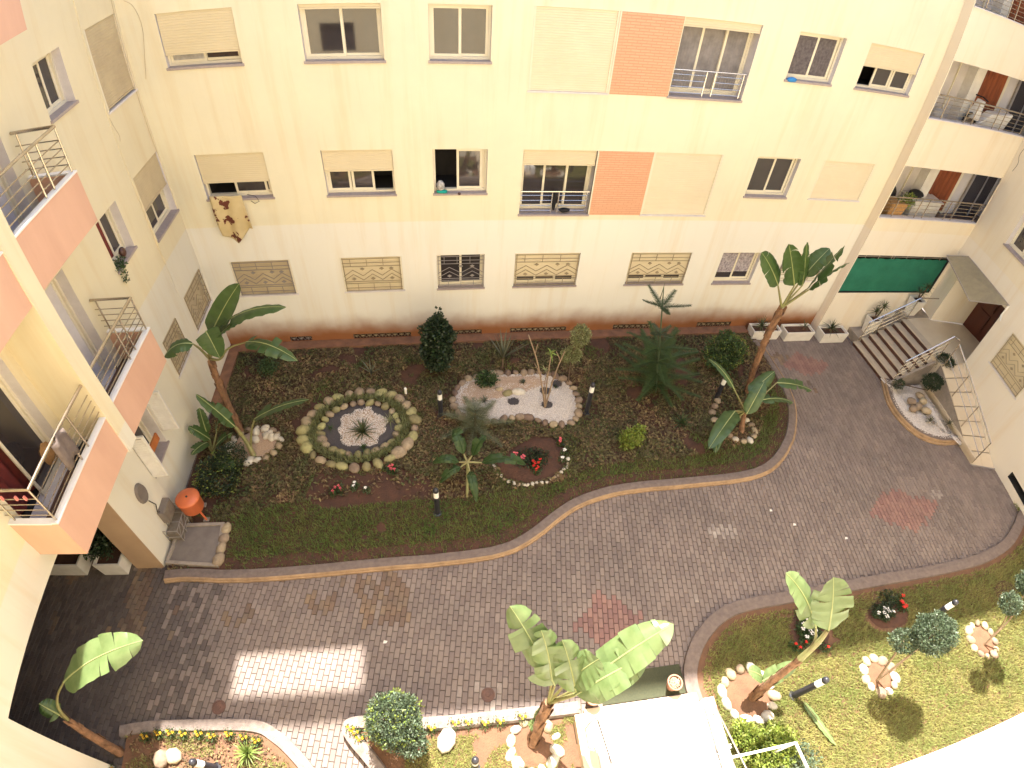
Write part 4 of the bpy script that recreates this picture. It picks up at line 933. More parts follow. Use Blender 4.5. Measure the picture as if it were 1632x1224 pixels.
# ---- pale gravel bed
GB = [(0.28, 9.63), (0.27, 10.16), (0.57, 10.62), (1.06, 10.84), (1.6, 10.85), (2.6, 10.84), (3.22, 10.7), (3.57, 10.33), (3.67, 9.74), (3.59, 9.2), (3.27, 8.83), (2.89, 8.86), (2.53, 9.01), (2.15, 9.21), (1.51, 9.17), (1.0, 9.04), (0.55, 9.15)]
GB = chaikin(GB, 2, closed=True); gcx, gcy = sum(q[0] for q in GB) / len(GB), sum(q[1] for q in GB) / len(GB)
gb = thing('rockery', 'cloud shaped rockery of pale pink and white gravel edged with brown stones', 'rockery', (gcx, gcy, .08))
patch('pale_gravel', shrink(GB, .04), .11, 'gravel_white', gb)
_pk = [(0.35, 9.7), (0.33, 10.11), (0.64, 10.57), (1.51, 10.81), (2.77, 10.73), (3.08, 10.41), (2.49, 10.11), (1.59, 9.88), (0.89, 9.79)]; patch('pink_gravel', _pk, .128, 'gravel_pink', gb)
pebbles(gb, shrink(GB, .06), 9000, .014, 'gravel_piece', .125)
ring(gb, GB, .125, ('stone_tan', 'stone_brown', 'stone_brown', 'stone_tan'), z=.12, gap=1.8)
for (px, r, m_) in (((1.75, 10.06), .16, 'stone_green'), ((2.06, 10.09), .19, 'stone_white'), ((1.54, 10.22), .12, 'stone_tan')): stone(gb, px[0], px[1], .14, r, m_)
for c in ((2.77, 9.57), (2.81, 10.08), (3.17, 10.33), (1.88, 9.75)):
    patch('slate_chips', ell(c[0], c[1], .16, .13, n=14, wob=.2), .136, 'gravel_slate', gb); pebbles(gb, ell(c[0], c[1], .16, .13, n=14), 160, .016, 'gravel_slate', .15, name='slate_pieces')

def stone_ring(label, c, rx, ry, r, m, n=None, soilm='soil_red', group=None, z=.1):
    t = thing('stone_ring', label, 'stone ring', (c[0], c[1], .08), group)
    ring(t, ell(c[0], c[1], rx, ry, n=24), r, m, z=z); patch('soil_patch', ell(c[0], c[1], rx - r * .5, ry - r * .5, n=20, wob=.15), .10, soilm, t); return t
c = (-4.75, 8.77); sr = stone_ring('ring of tan and white stones round the foot of the left banana plant', c, .62, .52, .12, ('stone_tan', 'stone_white', 'stone_tan'), soilm='gravel_pink')
for k in range(9): stone(sr, c[0] + random.uniform(-.1, .55), c[1] + random.uniform(.05, .5), .14, .12, random.choice(('stone_white', 'stone_white', 'stone_tan')))
stone_ring('ring of pale stones under the drooping leaves at the right end of the bed', (7.91, 8.33), .42, .42, .115, ('stone_tan', 'stone_white', 'stone_tan'))
for (gx_, gy_) in ((7.41, 9.12), (7.32, 8.82), (7.68, 9.46)): pass
t = thing('stone_row', 'short row of three brown stones left of the drooping banana leaves', 'stones', ((7.39, 9.0)[0], (7.39, 9.0)[1], .08))
for q in ((7.52, 9.18), (7.35, 8.96), (7.3, 8.69), (7.68, 9.38)): stone(t, q[0], q[1], .13, .11, 'stone_tan')
fb = [(1.14, 7.75), (1.2, 7.48), (1.38, 7.28), (1.62, 7.12), (1.96, 7.09), (2.35, 7.15), (2.66, 7.28), (2.94, 7.52), (3.04, 7.8)]
t = thing('stone_arc', 'arc of small cream stones edging the red flower patch in the main bed', 'stones', ((2.09, 7.65)[0], (2.09, 7.65)[1], .08)); ring(t, fb, .055, ('stone_white', 'stone_tan', 'stone_white'), z=.11, closed=False, gap=2.1)
patch('soil_patch', [(1.2, 7.78), (1.38, 7.32), (1.89, 7.13), (2.53, 7.26), (2.94, 7.64), (3.0, 8.1), (2.74, 8.49), (2.25, 8.53), (1.73, 8.26)], .105, 'soil_red', t)
t = stone_ring('ring of white boulders round the foot of the big front banana plant', (1.23, 1.63), .42, .42, .12, ('stone_white', 'stone_tan'), soilm='soil_dry')
t = stone_ring('ring of white boulders round the reddish trunk at the lower right', (5.46, 1.93), .52, .48, .12, ('stone_white', 'stone_tan', 'stone_white'), soilm='soil_dry')
t = stone_ring('bright white boulder ring round the bushy tree on the sunny lawn', (8.4, 1.76), .34, .37, .115, ('stone_white', 'stone_white', 'stone_tan'), soilm='soil_dry')
t = stone_ring('ring of tan boulders round the last small tree near the right edge', (11.46, 1.87), .36, .40, .11, ('stone_tan', 'stone_brown', 'stone_tan'), soilm='soil_dry')
t = thing('stone_row', 'four large pale stones lined up beside the concrete pad', 'stones', ((-4.92, 5.97)[0], (-4.92, 5.97)[1], .08))
for q in ((-4.93, 6.39), (-4.93, 6.16), (-4.94, 5.92), (-4.94, 5.66)): stone(t, q[0], q[1], .13, .15, 'stone_tan', rz=1.4)
for q, lb in (((-0.28, 1.87), 'single round white boulder on the grass right of the clipped ball bush'), ((-5.27, 1.8), 'brown boulder at the bottom edge left of the spiky lime plant')):
    o = stone(None, q[0], q[1], .16, .19, 'stone_white' if q[0] > -2 else 'stone_tan', name='boulder'); prop(o, lb, 'boulder')
for q, lb in (((-5.07, 1.86), 'low brown stone beside the bottom left boulder'), ): prop(stone(None, q[0], q[1], .12, .16, 'stone_tan', name='boulder'), lb, 'boulder')

# ================================================================== GROUND COVER
LAWN = [(-5.01, 5.54), (-5.01, 6.68), (-3.82, 7.0), (-2.24, 7.07), (-0.36, 6.86), (0.66, 6.87), (1.27, 6.99), (2.18, 7.0), (2.91, 7.21), (3.69, 7.52), (5.34, 7.51), (7.15, 7.66), (8.33, 8.03), (9.23, 9.1), (9.62, 10.35), (10.61, 10.29), (10.32, 9.02), (9.73, 7.9), (8.57, 6.76), (7.5, 6.4), (4.22, 6.46), (2.53, 5.63), (1.06, 5.1), (-1.59, 5.04), (-4.91, 5.11)]
rg = np.random.default_rng(11)
def scatter(poly, n, avoid=()):
    xs = [q[0] for q in poly]; ys = [q[1] for q in poly]; x = rg.uniform(min(xs), max(xs), n * 2); y = rg.uniform(min(ys), max(ys), n * 2); ok = inpoly(x, y, poly)
    for a in avoid: ok &= ~inpoly(x, y, a)
    return x[ok], y[ok]
BARE = [(-3.31, 7.07), (-3.12, 7.81), (-2.28, 7.61), (-1.09, 7.8), (-0.35, 7.38), (-0.36, 6.9), (-1.66, 6.86), (-2.79, 6.79)]
PAD = [(-6.06, 5.58), (-6.11, 6.66), (-4.85, 6.59), (-4.78, 5.43)]
AV = [ell(ocx, ocy, orx, ory, rot=orot), GB, PAD, ell(*(-4.75, 8.77), .55, .45), [(1.2, 7.78), (1.38, 7.32), (1.89, 7.13), (2.53, 7.26), (2.94, 7.64), (3.0, 8.1), (2.74, 8.49), (2.25, 8.53), (1.73, 8.26)]]
GARD = shrink(MAIN_GARDEN, .27)
x, y = scatter(GARD, 125000, AV + [BARE]); inl = inpoly(x, y, LAWN); nz = np.array([noise.noise((a * .9, b_ * .9, 4)) + .5 * noise.noise((a * 3, b_ * 3, 9)) for a, b_ in zip(x, y)])
k = (inl & (nz > -.75)) | ((~inl) & (nz > .05) & (rg.random(len(x)) < .55))
edge = ~inpoly(x, y, shrink(MAIN_GARDEN, .55)); k &= ~(edge & (rg.random(len(x)) < .75))
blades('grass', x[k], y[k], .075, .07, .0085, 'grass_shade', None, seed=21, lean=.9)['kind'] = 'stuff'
def litter(name, x, y, z, size, m, seed=5, parent=None):
    rg = np.random.default_rng(seed); q = len(x); a = rg.uniform(0, 6.283, q); tl = rg.uniform(-.7, .7, q); t2 = rg.uniform(-.6, .6, q); s = size * rg.uniform(.5, 1.4, q)
    P_ = np.stack([x, y, z + rg.uniform(0, .05, q)], 1); u = np.stack([np.cos(a), np.sin(a), tl], 1) * s[:, None]; v_ = np.stack([-np.sin(a), np.cos(a), t2], 1) * s[:, None] * .45; c_ = np.stack([0 * a, 0 * a, s * .3], 1)
    v = np.stack([P_ - u, P_ + v_ + c_, P_ + u, P_ - v_ + c_], 1).reshape(-1, 3); return fast_mesh(name, v, np.arange(q * 4).reshape(q, 4), m, parent, attr=rg.random(q))
x, y = scatter(GARD, 44000, AV + [LAWN]); nz = np.array([noise.noise((a * .8, b_ * .8, 14)) + .5 * noise.noise((a * 2.6, b_ * 2.6, 19)) for a, b_ in zip(x, y)])
BARE2 = inpoly(x, y, BARE)
k = (nz > -.15) & ~(BARE2 & (rg.random(len(x)) < .8)); litter('leaf_litter', x[k], y[k], .085, .045, 'litter', 6)
x, y = scatter(GARD, 30000, AV + [LAWN]); nz = np.array([noise.noise((a * .8, b_ * .8, 34)) for a, b_ in zip(x, y)]); k = (nz > -.12) & ~(inpoly(x, y, BARE) & (rg.random(len(x)) < .8)); litter('ground_cover', x[k], y[k], .09, .044, 'litter_green', 7)
# sunny lawns
RLs = shrink(RIGHT_LAWN, .38); x, y = scatter(RLs, 120000, [ell(*(5.46, 1.93), .5, .46), ell(*(8.4, 1.76), .33, .36), ell(*(11.46, 1.87), .36, .38), ell(*(7.31, 2.87), .5, .45), ell(*(9.26, 2.89), .55, .35)])
nz = np.array([noise.noise((a * 1.1, b_ * 1.1, 44)) + .6 * noise.noise((a * 4, b_ * 4, 49)) for a, b_ in zip(x, y)]); k = nz > -.8
edge = ~inpoly(x, y, shrink(RIGHT_LAWN, .55)); k &= ~(edge & (rg.random(len(x)) < .6))
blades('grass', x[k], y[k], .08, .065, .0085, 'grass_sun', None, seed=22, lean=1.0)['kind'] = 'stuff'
CB = shrink(CENTRE_BED, .34); x, y = scatter(CB, 30000, [ell(*(1.23, 1.63), .36, .36)]); nz = np.array([noise.noise((a * 1.3, b_ * 1.3, 54)) for a, b_ in zip(x, y)]); k = (nz > -.25) & (x > -1.0)
blades('grass', x[k], y[k], .09, .06, .0085, 'grass_sun', None, seed=23, lean=1.0)['kind'] = 'stuff'
LBs = shrink(LEFT_BED, .28); x, y = scatter(LBs, 14000); nz = np.array([noise.noise((a * 1.6, b_ * 1.6, 64)) for a, b_ in zip(x, y)]); k = nz > .05
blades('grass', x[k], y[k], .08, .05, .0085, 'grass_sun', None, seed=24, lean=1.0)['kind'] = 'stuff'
x, y = scatter(LBs, 2500); litter('dry_leaves', x, y, .085, .03, 'litter', 26)

# ================================================================== BANANA PLANTS
BG = 'banana plants'
def banana(label, loc): return thing('banana_plant', label, 'banana plant', loc, BG)
b1 = banana('tall banana plant with an orange fibrous trunk near the left wall', (-5.22, 9.18, 0.08))
stem(b1, [(-5.19, 9.18, 0.08), (-5.3, 9.39, 0.7), (-5.35, 9.49, 1.5), (-5.31, 9.52, 2.2)], (.085, .075), scales=34)
top1 = (-5.32, 9.53, 2.35)
banana_leaf(b1, (-4.95, 9.3, 3.23), (-3.79, 8.9, 4.82), .46, .1, seed=1, tears=0, petiole=[top1], side=(.8, -.2, -.45), fold=.2)
banana_leaf(b1, (-4.6, 9.2, 3.56), (-2.97, 8.7, 4.36), .50, .35, seed=2, tears=2, petiole=[top1])
banana_leaf(b1, (-4.66, 9.1, 3.38), (-3.83, 8.8, 4.04), .40, .15, seed=3, tears=0, petiole=[top1])
banana_leaf(b1, (-4.85, 9.0, 3.6), (-4.69, 8.8, 3.03), .55, .25, seed=4, tears=0, petiole=[top1], fold=.15, side=(1, .1, .1))
banana_leaf(b1, (-5.17, 8.9, 3.36), (-5.78, 8.7, 3.2), .45, .3, seed=5, tears=1, petiole=[top1, (-5.19, 9.1, 3.06)])
banana_leaf(b1, (-4.11, 9.0, 3.26), (-3.02, 8.6, 3.03), .50, .35, seed=6, tears=4, petiole=[top1, (-4.85, 9.1, 2.67), (-4.63, 9.1, 3.03)])
b2 = banana('young banana plant with split low leaves leaning left of the tall one', (-4.71, 8.42, 0.08))
stem(b2, [(-4.71, 8.42, 0.08), (-4.84, 8.62, 0.45), (-4.98, 8.69, 0.9)], (.07, .035), m='petiole', name='stem')
banana_leaf(b2, (-4.98, 8.69, 0.9), (-5.61, 8.86, 1.9), .36, .1, seed=7, tears=4)
banana_leaf(b2, (-4.41, 8.6, 1.24), (-2.96, 8.4, 2.03), .42, .22, seed=8, tears=1, petiole=[(-4.78, 8.56, 0.2), (-4.59, 8.6, 0.87)])
b3 = banana('small leafy banana shoot against the left wall below the tall one', (-5.78, 8.58, 0.08))
for k, (a, b_, w_) in enumerate((((-5.71, 8.67, 0.5), (-6.06, 8.68, 1.0), .30), ((-5.76, 8.58, 0.5), (-5.93, 8.06, 0.7), .32), ((-5.6, 8.86, 0.5), (-5.28, 8.95, 1.2), .32), ((-5.78, 8.79, 0.6), (-5.77, 8.99, 1.3), .28), ((-5.56, 8.55, 0.4), (-5.06, 8.59, 0.8), .3), ((-5.37, 8.07, 0.4), (-4.9, 7.72, 0.6), .3))):
    banana_leaf(b3, a, b_, w_, .1, seed=20 + k, tears=1, petiole=[(-5.78, 8.58, 0.08)])
b4 = banana('tallest banana plant with bare ringed trunk and upright leaf fan before the shade mesh', (8.75, 9.68, 0.08))
stem(b4, [(8.75, 9.68, 0.08), (8.46, 9.55, 1.36), (8.32, 9.5, 2.54), (8.36, 9.5, 3.2)], (.075, .085), scales=40)
tp = (8.34, 9.5, 3.35)
for k, (bx_, tx_, w_, sg, td, sdv) in enumerate((
    ((7.9, 9.45, 4.06), (6.98, 9.3, 5.06), .46, .1, 1, (.6, .2, .5)),
    ((8.3, 9.4, 4.09), (7.4, 9.1, 5.4), .52, .05, 2, (1, 0, .1)),
    ((8.61, 9.5, 4.02), (7.99, 9.3, 5.33), .42, .05, 1, (.8, .3, .1)),
    ((8.71, 9.4, 4.0), (8.92, 9.2, 5.32), .50, .15, 3, None),
    ((8.67, 9.3, 4.04), (8.99, 8.9, 5.07), .46, .2, 3, None),
    ((8.7, 9.7, 4.15), (9.12, 9.8, 4.87), .5, .1, 2, None))):
    banana_leaf(b4, bx_, tx_, w_, sg, side=sdv, seed=40 + k, tears=td, petiole=[tp, tuple((tp[i] * .5 + bx_[i] * .5) for i in range(3))])
b5 = banana('low clump of grey green banana leaves drooping at the right end of the bed', (7.94, 8.21, 0.08))
hub = (7.99, 8.55, 0.6)
stem(b5, [(7.94, 8.21, 0.08), (7.98, 8.43, 0.35), hub], (.07, .05), scales=6)
for k, (a, b_, w_, sg, td, sdv) in enumerate((
    ((7.48, 8.32, 0.9), (6.39, 7.3, 0.75), .46, .25, 0, None), ((7.75, 8.19, 0.9), (8.19, 8.66, 1.6), .40, .2, 0, None), ((8.36, 8.63, 0.9), (9.37, 8.56, 0.8), .34, .25, 2, None),
    ((8.88, 8.96, 1.2), (9.99, 8.8, 1.0), .34, .15, 3, None), ((7.55, 8.82, 1.2), (6.99, 9.58, 1.6), .24, .2, 0, None), ((7.08, 8.22, 0.8), (6.66, 7.33, 0.5), .26, .1, 0, None), ((8.07, 8.79, 1.0), (8.85, 9.2, 1.4), .42, .1, 1, None), ((7.05, 7.87, 0.6), (6.7, 7.44, 0.4), .2, .05, 0, None))):
    banana_leaf(b5, a, b_, w_, sg, seed=60 + k, tears=td, petiole=[hub], side=sdv)
b6 = banana('slender banana sapling with arching leaves in the middle of the main bed', (0.44, 6.88, 0.08))
stem(b6, [(0.44, 6.88, 0.08), (0.47, 7.23, 0.4), (0.48, 7.37, 0.75)], (.035, .03), m='petiole', name='stem')
for k, (b_, w_, sg) in enumerate((((0.19, 8.09, 1.1), .30, .4), ((-0.31, 7.46, 0.7), .22, .35), ((0.93, 7.69, 1.3), .26, .35), ((1.82, 7.26, 0.7), .28, .45), ((0.63, 6.53, 0.4), .22, .3), ((-0.19, 7.1, 0.4), .22, .3))):
    h_ = (0.48, 7.37, 0.8); banana_leaf(b6, tuple(h_[i] * .75 + b_[i] * .25 for i in range(3)), b_, w_, sg, seed=80 + k, tears=3, petiole=[h_], m='leaf_sapling')
b7 = banana('big sunlit banana plant with broad torn leaves rising in front of the doormat', (1.24, 1.72, 0.1))
stem(b7, [(1.21, 1.67, 0.1), (1.33, 1.92, 0.6), (1.47, 2.1, 1.1)], (.10, .085), scales=16)
tp = (1.46, 2.1, 1.05)
for k, (a, b_, w_, sg, td, sdv, fo) in enumerate((
    ((1.48, 2.17, 1.9), (0.79, 2.97, 3.3), .62, .25, 2, (1, .25, .5), .2), ((1.43, 2.22, 2.0), (1.2, 2.61, 3.2), .50, .3, 1, (1, 0, -.3), .3), ((1.79, 2.02, 1.9), (1.51, 2.51, 3.0), .50, .2, 0, (1, 0, .1), .3),
    ((1.85, 2.1, 1.9), (3.22, 2.54, 3.0), .62, .5, 4, (-.3, 1, .25), .15), ((1.78, 1.99, 1.9), (2.81, 2.23, 2.6), .60, .45, 4, (-.4, 1, -.1), .15), ((1.68, 2.19, 2.0), (2.04, 2.24, 2.8), .55, .15, 0, (-.5, 1, 0), .3))):
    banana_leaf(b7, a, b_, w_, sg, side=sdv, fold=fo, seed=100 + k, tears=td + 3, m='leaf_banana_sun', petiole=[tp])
banana_leaf(b7, (1.33, 1.88, 0.3), (1.35, 2.08, 0.9), .22, .05, seed=110, tears=0, m='leaf_banana_sun', side=(1, 0, 0), name='leaf')
banana_leaf(b7, (1.35, 1.82, 0.3), (1.14, 1.94, 0.6), .2, .05, seed=111, tears=0, m='leaf_banana_sun', name='leaf')
b8 = banana('banana plant with one broad glossy leaf over the dark paving at the lower left', (-6.12, 1.9, 0.05))
stem(b8, [(-6.12, 1.9, 0.05), (-6.17, 1.95, 0.7), (-6.18, 2.01, 1.5), (-6.2, 2.05, 1.75)], (.09, .05), scales=9)
banana_leaf(b8, (-5.85, 2.41, 2.6), (-4.44, 2.89, 3.1), .60, .35, seed=120, tears=4, m='leaf_banana_sun', side=(-.4, 1, .1), fold=.12, petiole=[(-6.2, 2.05, 1.75), (-6.19, 2.13, 2.1), (-6.09, 2.28, 2.35)])
banana_leaf(b8, (-6.26, 2.08, 1.9), (-6.48, 2.16, 2.2), .34, .1, seed=121, tears=1, petiole=[(-6.2, 2.05, 1.75)])
b9 = banana('banana plant with two pale upright leaves and a red brown trunk at the lower right', (5.49, 1.86, 0.1))
stem(b9, [(5.49, 1.86, 0.1), (5.6, 1.94, 1.0), (5.62, 1.98, 2.0)], (.085, .05), scales=14)
stem(b9, [(5.62, 1.98, 2.0), (5.69, 2.05, 2.6), (5.7, 2.11, 2.9)], (.06, .03), m='petiole', name='stem')
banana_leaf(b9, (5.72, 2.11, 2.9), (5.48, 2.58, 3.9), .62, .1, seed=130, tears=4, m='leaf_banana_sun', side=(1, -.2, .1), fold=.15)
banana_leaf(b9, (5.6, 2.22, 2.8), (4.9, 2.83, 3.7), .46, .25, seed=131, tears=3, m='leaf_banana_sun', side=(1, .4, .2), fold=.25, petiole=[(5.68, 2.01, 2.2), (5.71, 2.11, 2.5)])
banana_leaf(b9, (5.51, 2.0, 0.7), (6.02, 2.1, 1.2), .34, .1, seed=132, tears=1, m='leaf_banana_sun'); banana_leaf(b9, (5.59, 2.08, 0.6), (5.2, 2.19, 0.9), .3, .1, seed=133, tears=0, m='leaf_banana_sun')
# fallen leaf blade lying on the lawn
fl_ = prop(banana_leaf(None, (6.49, 1.6, 0.13), (6.81, 0.71, 0.14), .16, .02, seed=140, tears=0, m='leaf_banana_sun', fold=.1, name='fallen_leaf'), 'long pale fallen banana leaf lying on the sunny lawn', 'leaf')

# ================================================================== CONIFERS, SHRUBS, TREES
cf = thing('conifer', 'star shaped conifer with a bare tip rising before the stained back wall', 'conifer', (5.98, 9.87, 0.08))
cb = (5.98, 9.87, 0.08); ctp = (5.23, 9.85, 3.76)
stem(cf, [cb, tuple((cb[i] + ctp[i]) / 2 for i in range(3)), ctp], (.035, .010), m='conifer_pale', name='trunk')
H3 = ctp[2] - .08
for lv, (fz, ln, nb, md) in enumerate(((.10, 1.25, 8, 'conifer'), (.22, 1.30, 8, 'conifer'), (.34, 1.15, 7, 'conifer'), (.47, .85, 6, 'conifer'), (.60, .36, 4, 'conifer_pale'), (.84, .62, 5, 'conifer_pale'))):
    c0 = V(tuple(cb[i] + (ctp[i] - cb[i]) * fz for i in range(3)))
    for k in range(nb):
        a = 2 * math.pi * k / nb + lv * .9; d = V(math.cos(a), math.sin(a), .25 if lv < 4 else .42); frond(cf, c0, c0 + d * ln * random.uniform(.85, 1.1), .20 if lv < 4 else .14, md, seed=lv * 10 + k, dens=70, nw=.006, sag=.02 if lv > 3 else -.05)
frond(cf, V(ctp) - V(0, 0, .35), V(ctp) + V(.0, 0, .12), .12, 'conifer_pale', seed=99, sag=0)
cf2 = thing('conifer', 'low feathery grey green conifer spreading over the pale gravel bed', 'conifer', (0.78, 8.92, 0.08))
cb = V((0.78, 8.92, 0.08)); stem(cf2, [tuple(cb), tuple(cb + V(0, 0, .3)), tuple(cb + V(0, 0, .72))], (.03, .01), m='bark', name='trunk')
for lv, (z_, ln, nb) in enumerate(((.15, 1.0, 7), (.35, .75, 6), (.55, .45, 5), (.68, .25, 4))):
    for k in range(nb):
        a = 2 * math.pi * k / nb + lv * .8; frond(cf2, cb + V(0, 0, z_), cb + V(math.cos(a) * ln, math.sin(a) * ln, z_ + .06 + .05 * lv), .21, 'conifer_dusty', seed=200 + lv * 10 + k, sag=-.04, dens=34, nw=.006)

def tree(name, label, cat, base, blobs, n, size, m, trunks=None, tr=.03, group=None, tm='bark', **kw):
    t = thing(name, label, cat, base, group)
    for tk in (trunks or []): stem(t, tk, (tr, tr * .5), m=tm, name='trunk' if cat == 'tree' else 'stem')
    leaf_cloud(t, blobs, n, size, m, name='crown' if cat == 'tree' else 'foliage', **kw)
    return t
cbp = (-0.13, 11.08, 0.08); ctp_ = (-0.14, 10.9, 2.07)
tree('columnar_shrub', 'dark ivy clad columnar shrub standing before the back wall', 'shrub', cbp, [((cbp[0] + .02, cbp[1] - .1, .95), (.42, .38, .66)), ((cbp[0] + .05, cbp[1] - .12, 1.55), (.44, .40, .45)), ((cbp[0] + .08, cbp[1] - .12, 1.95), (.2, .2, .25)), ((cbp[0] + .1, cbp[1] - .12, 2.25), (.06, .06, .2))], 7500, .075, 'leaf_dark', [[cbp, (cbp[0], cbp[1], .5)]], tr=.05, aspect=.8, seed=31)
q = (3.51, 10.35, 0.08); c1_, c2_ = (3.55, 10.2, 2.01), (3.43, 10.3, 1.27)
tree('topiary', 'two tiered yellow green clipped shrub behind the bare stems', 'shrub', q, [(c1_, (.26, .22, .34)), (c2_, (.28, .22, .22))], 4200, .05, 'leaf_variegated', [[q, c2_], [c2_, c1_]], tr=.022, seed=32)
q = (8.33, 10.62, 0.08); tree('shrub', 'loose leafy shrub with pale leaf tips by the back wall', 'shrub', q, [((q[0] - .1, q[1] + .05, .75), (.62, .5, .55)), ((q[0] - .25, q[1] + .1, 1.25), (.25, .25, .32))], 3600, .085, 'leaf_mid', [[q, (q[0] - .1, q[1], .8)], [q, (q[0] + .2, q[1], .7)]], tr=.02, seed=33, shell=.25)
leaf_cloud(bpy.data.objects['shrub'], [((q[0] - .1, q[1] + .05, .85), (.66, .54, .55))], 700, .05, 'leaf_lime', name='young_leaves', shell=.9, seed=34)
q = (4.71, 8.02, 0.08); tree('shrub', 'bright yellow green shrub alone in the middle of the leaf litter', 'shrub', q, [((q[0] - .12, q[1], .42), (.24, .22, .34)), ((q[0] + .12, q[1] + .05, .5), (.16, .18, .42))], 1500, .075, 'leaf_lime', [[q, (q[0] - .1, q[1], .4)], [q, (q[0] + .1, q[1], .5)]], tr=.012, seed=35, shell=.3)
q = (-5.3, 7.66, 0.08); tree('shrub', 'dark green shrub with small pale leaves near the orange bin', 'shrub', q, [((q[0], q[1], .4), (.5, .55, .42)), ((q[0] + .2, q[1] + .5, .4), (.35, .35, .35))], 4200, .06, 'leaf_dark', None, seed=36)
leaf_cloud(bpy.data.objects['shrub.002'], [((q[0], q[1], .42), (.52, .57, .44))], 500, .05, 'leaf_lime', name='young_leaves', shell=.9, seed=37)
q = (1.21, 10.48, 0.1); tree('shrub', 'small bright green shrub at the upper left of the pale gravel bed', 'shrub', q, [((q[0], q[1], .3), (.32, .26, .2))], 1100, .07, 'leaf_mid', None, seed=38, shell=.3)
q = (-4.85, 11.39, 0.08); tree('shrub', 'low dull green shrub beyond the left banana plant', 'shrub', q, [((q[0], q[1], .25), (.3, .3, .25))], 1000, .06, 'leaf_mid', None, seed=39, shell=.2)
q = (-1.17, 2.11, 0.12); tree('ball_bush', 'round clipped bush with yellow flecked leaves inside the kerb corner at the bottom', 'shrub', q, [((q[0] + .04, q[1] + .05, .72), (.46, .44, .42)), ((q[0] + .32, q[1] - .28, .6), (.26, .26, .28))], 11000, .05, 'leaf_grey', [[q, (q[0], q[1], .6)]], tr=.03, seed=40)
leaf_cloud(bpy.data.objects['ball_bush'], [((q[0] + .04, q[1] + .05, .74), (.47, .45, .43))], 900, .045, 'leaf_lime', name='young_leaves', shell=.92, seed=41)
q = (8.28, 1.67, 0.1); a_, b_ = (8.51, 1.91, 1.95), (8.07, 1.99, 1.6)
tree('small_tree', 'small tree with two clipped grey green heads leaning over the white boulder ring', 'tree', q, [(a_, (.47, .38, .34)), (b_, (.27, .24, .19))], 10500, .048, 'leaf_grey', [[q, tuple((q[i] + a_[i]) / 2 + (.05 if i == 0 else 0) for i in range(3)), a_], [q, b_]], tr=.028, seed=42, tm='bark_pale')
q = (11.41, 1.76, 0.1); a_, b_ = (10.77, 2.06, 1.9), (11.32, 2.29, 2.1)
tree('small_tree', 'small tree with pale clipped heads leaning off the right edge', 'tree', q, [(a_, (.25, .25, .2)), (b_, (.30, .28, .24))], 5200, .048, 'leaf_grey', [[q, (11.53, 1.92, 0.8), a_], [q, (11.78, 1.97, 0.9), b_]], tr=.022, seed=43, tm='bark_pale')
q = (5.36, 0.94, 0.1); tree('shrub', 'lime green shrub glowing in the sun beside the white entrance rail', 'shrub', q, [((q[0], q[1] - .05, .45), (.5, .42, .35)), ((q[0] - .35, q[1] + .3, .35), (.25, .25, .25))], 5200, .07, 'leaf_lime', None, seed=44, shell=.3)
q = (5.64, 0.66, 0.1); leaf_cloud(bpy.data.objects['shrub.005'], [((q[0], q[1] - .05, .4), (.6, .42, .3))], 1500, .07, 'leaf_grey', name='lower_leaves', shell=.2, seed=45)
for o in bpy.data.objects:
    if o.get('category') == 'shrub' and o.name.startswith(('shrub', 'topiary', 'ball', 'column')): pass

# spiky plants
def spiky(label, loc, n, L, w_, m, seed, el=(8, 80), droop=.35, name='spiky_plant', cat='plant', group=None, trunk=None):
    t = thing(name, label, cat, loc, group); z = loc[2]
    if trunk: stem(t, [loc, (loc[0], loc[1], z + trunk)], (.03, .025), m='bark', name='stem'); z += trunk
    rosette(t, (loc[0], loc[1], z + .03), n, L, w_, m, seed=seed, el=el, droop=droop); return t
spiky('dark spiky plant at the centre of the oval rockery', (-2.07, 8.93, 0.14), 46, .50, .035, 'leaf_yucca', 1)
spiky('thin yellowish tuft right of the dark plant in the oval rockery', (-1.39, 9.26, 0.14), 22, .34, .018, 'leaf_variegated', 2)
spiky('small green tuft at the lower rim of the oval rockery', (-2.02, 8.44, 0.12), 20, .20, .025, 'leaf_mid', 3)
spiky('tiny green tuft at the left inside of the oval rockery', (-2.9, 9.12, 0.12), 16, .2, .02, 'leaf_mid', 4)
spiky('bright lime spiky plant at the bottom left bed', (-3.72, 1.9, 0.1), 50, .36, .035, 'leaf_yucca_lime', 5)
spiky('soft yellow green tuft right of the bright shrub in the main bed', (6.32, 8.64, 0.1), 50, .42, .022, 'leaf_mid', 6)
spiky('long strap leaved agave with pale upright blades before the back wall', (1.73, 11.1, 0.1), 14, 1.05, .075, 'leaf_agave', 7, el=(48, 86), droop=.15, trunk=.35)
spiky('short yellowed agave beyond the oval rockery', (-1.98, 11.08, 0.1), 9, .55, .05, 'leaf_agave', 8, el=(35, 80), droop=.3)
spiky('reddish bromeliad tuft on the pale gravel', (1.1, 9.81, 0.12), 16, .26, .03, 'leaf_agave', 9)
spiky('small grey succulent at the top of the pale gravel', (2.23, 10.44, 0.12), 18, .14, .04, 'leaf_agave', 10)
spiky('little dark tuft at the right of the pale gravel', (3.1, 10.19, 0.12), 16, .12, .03, 'leaf_dark', 11)
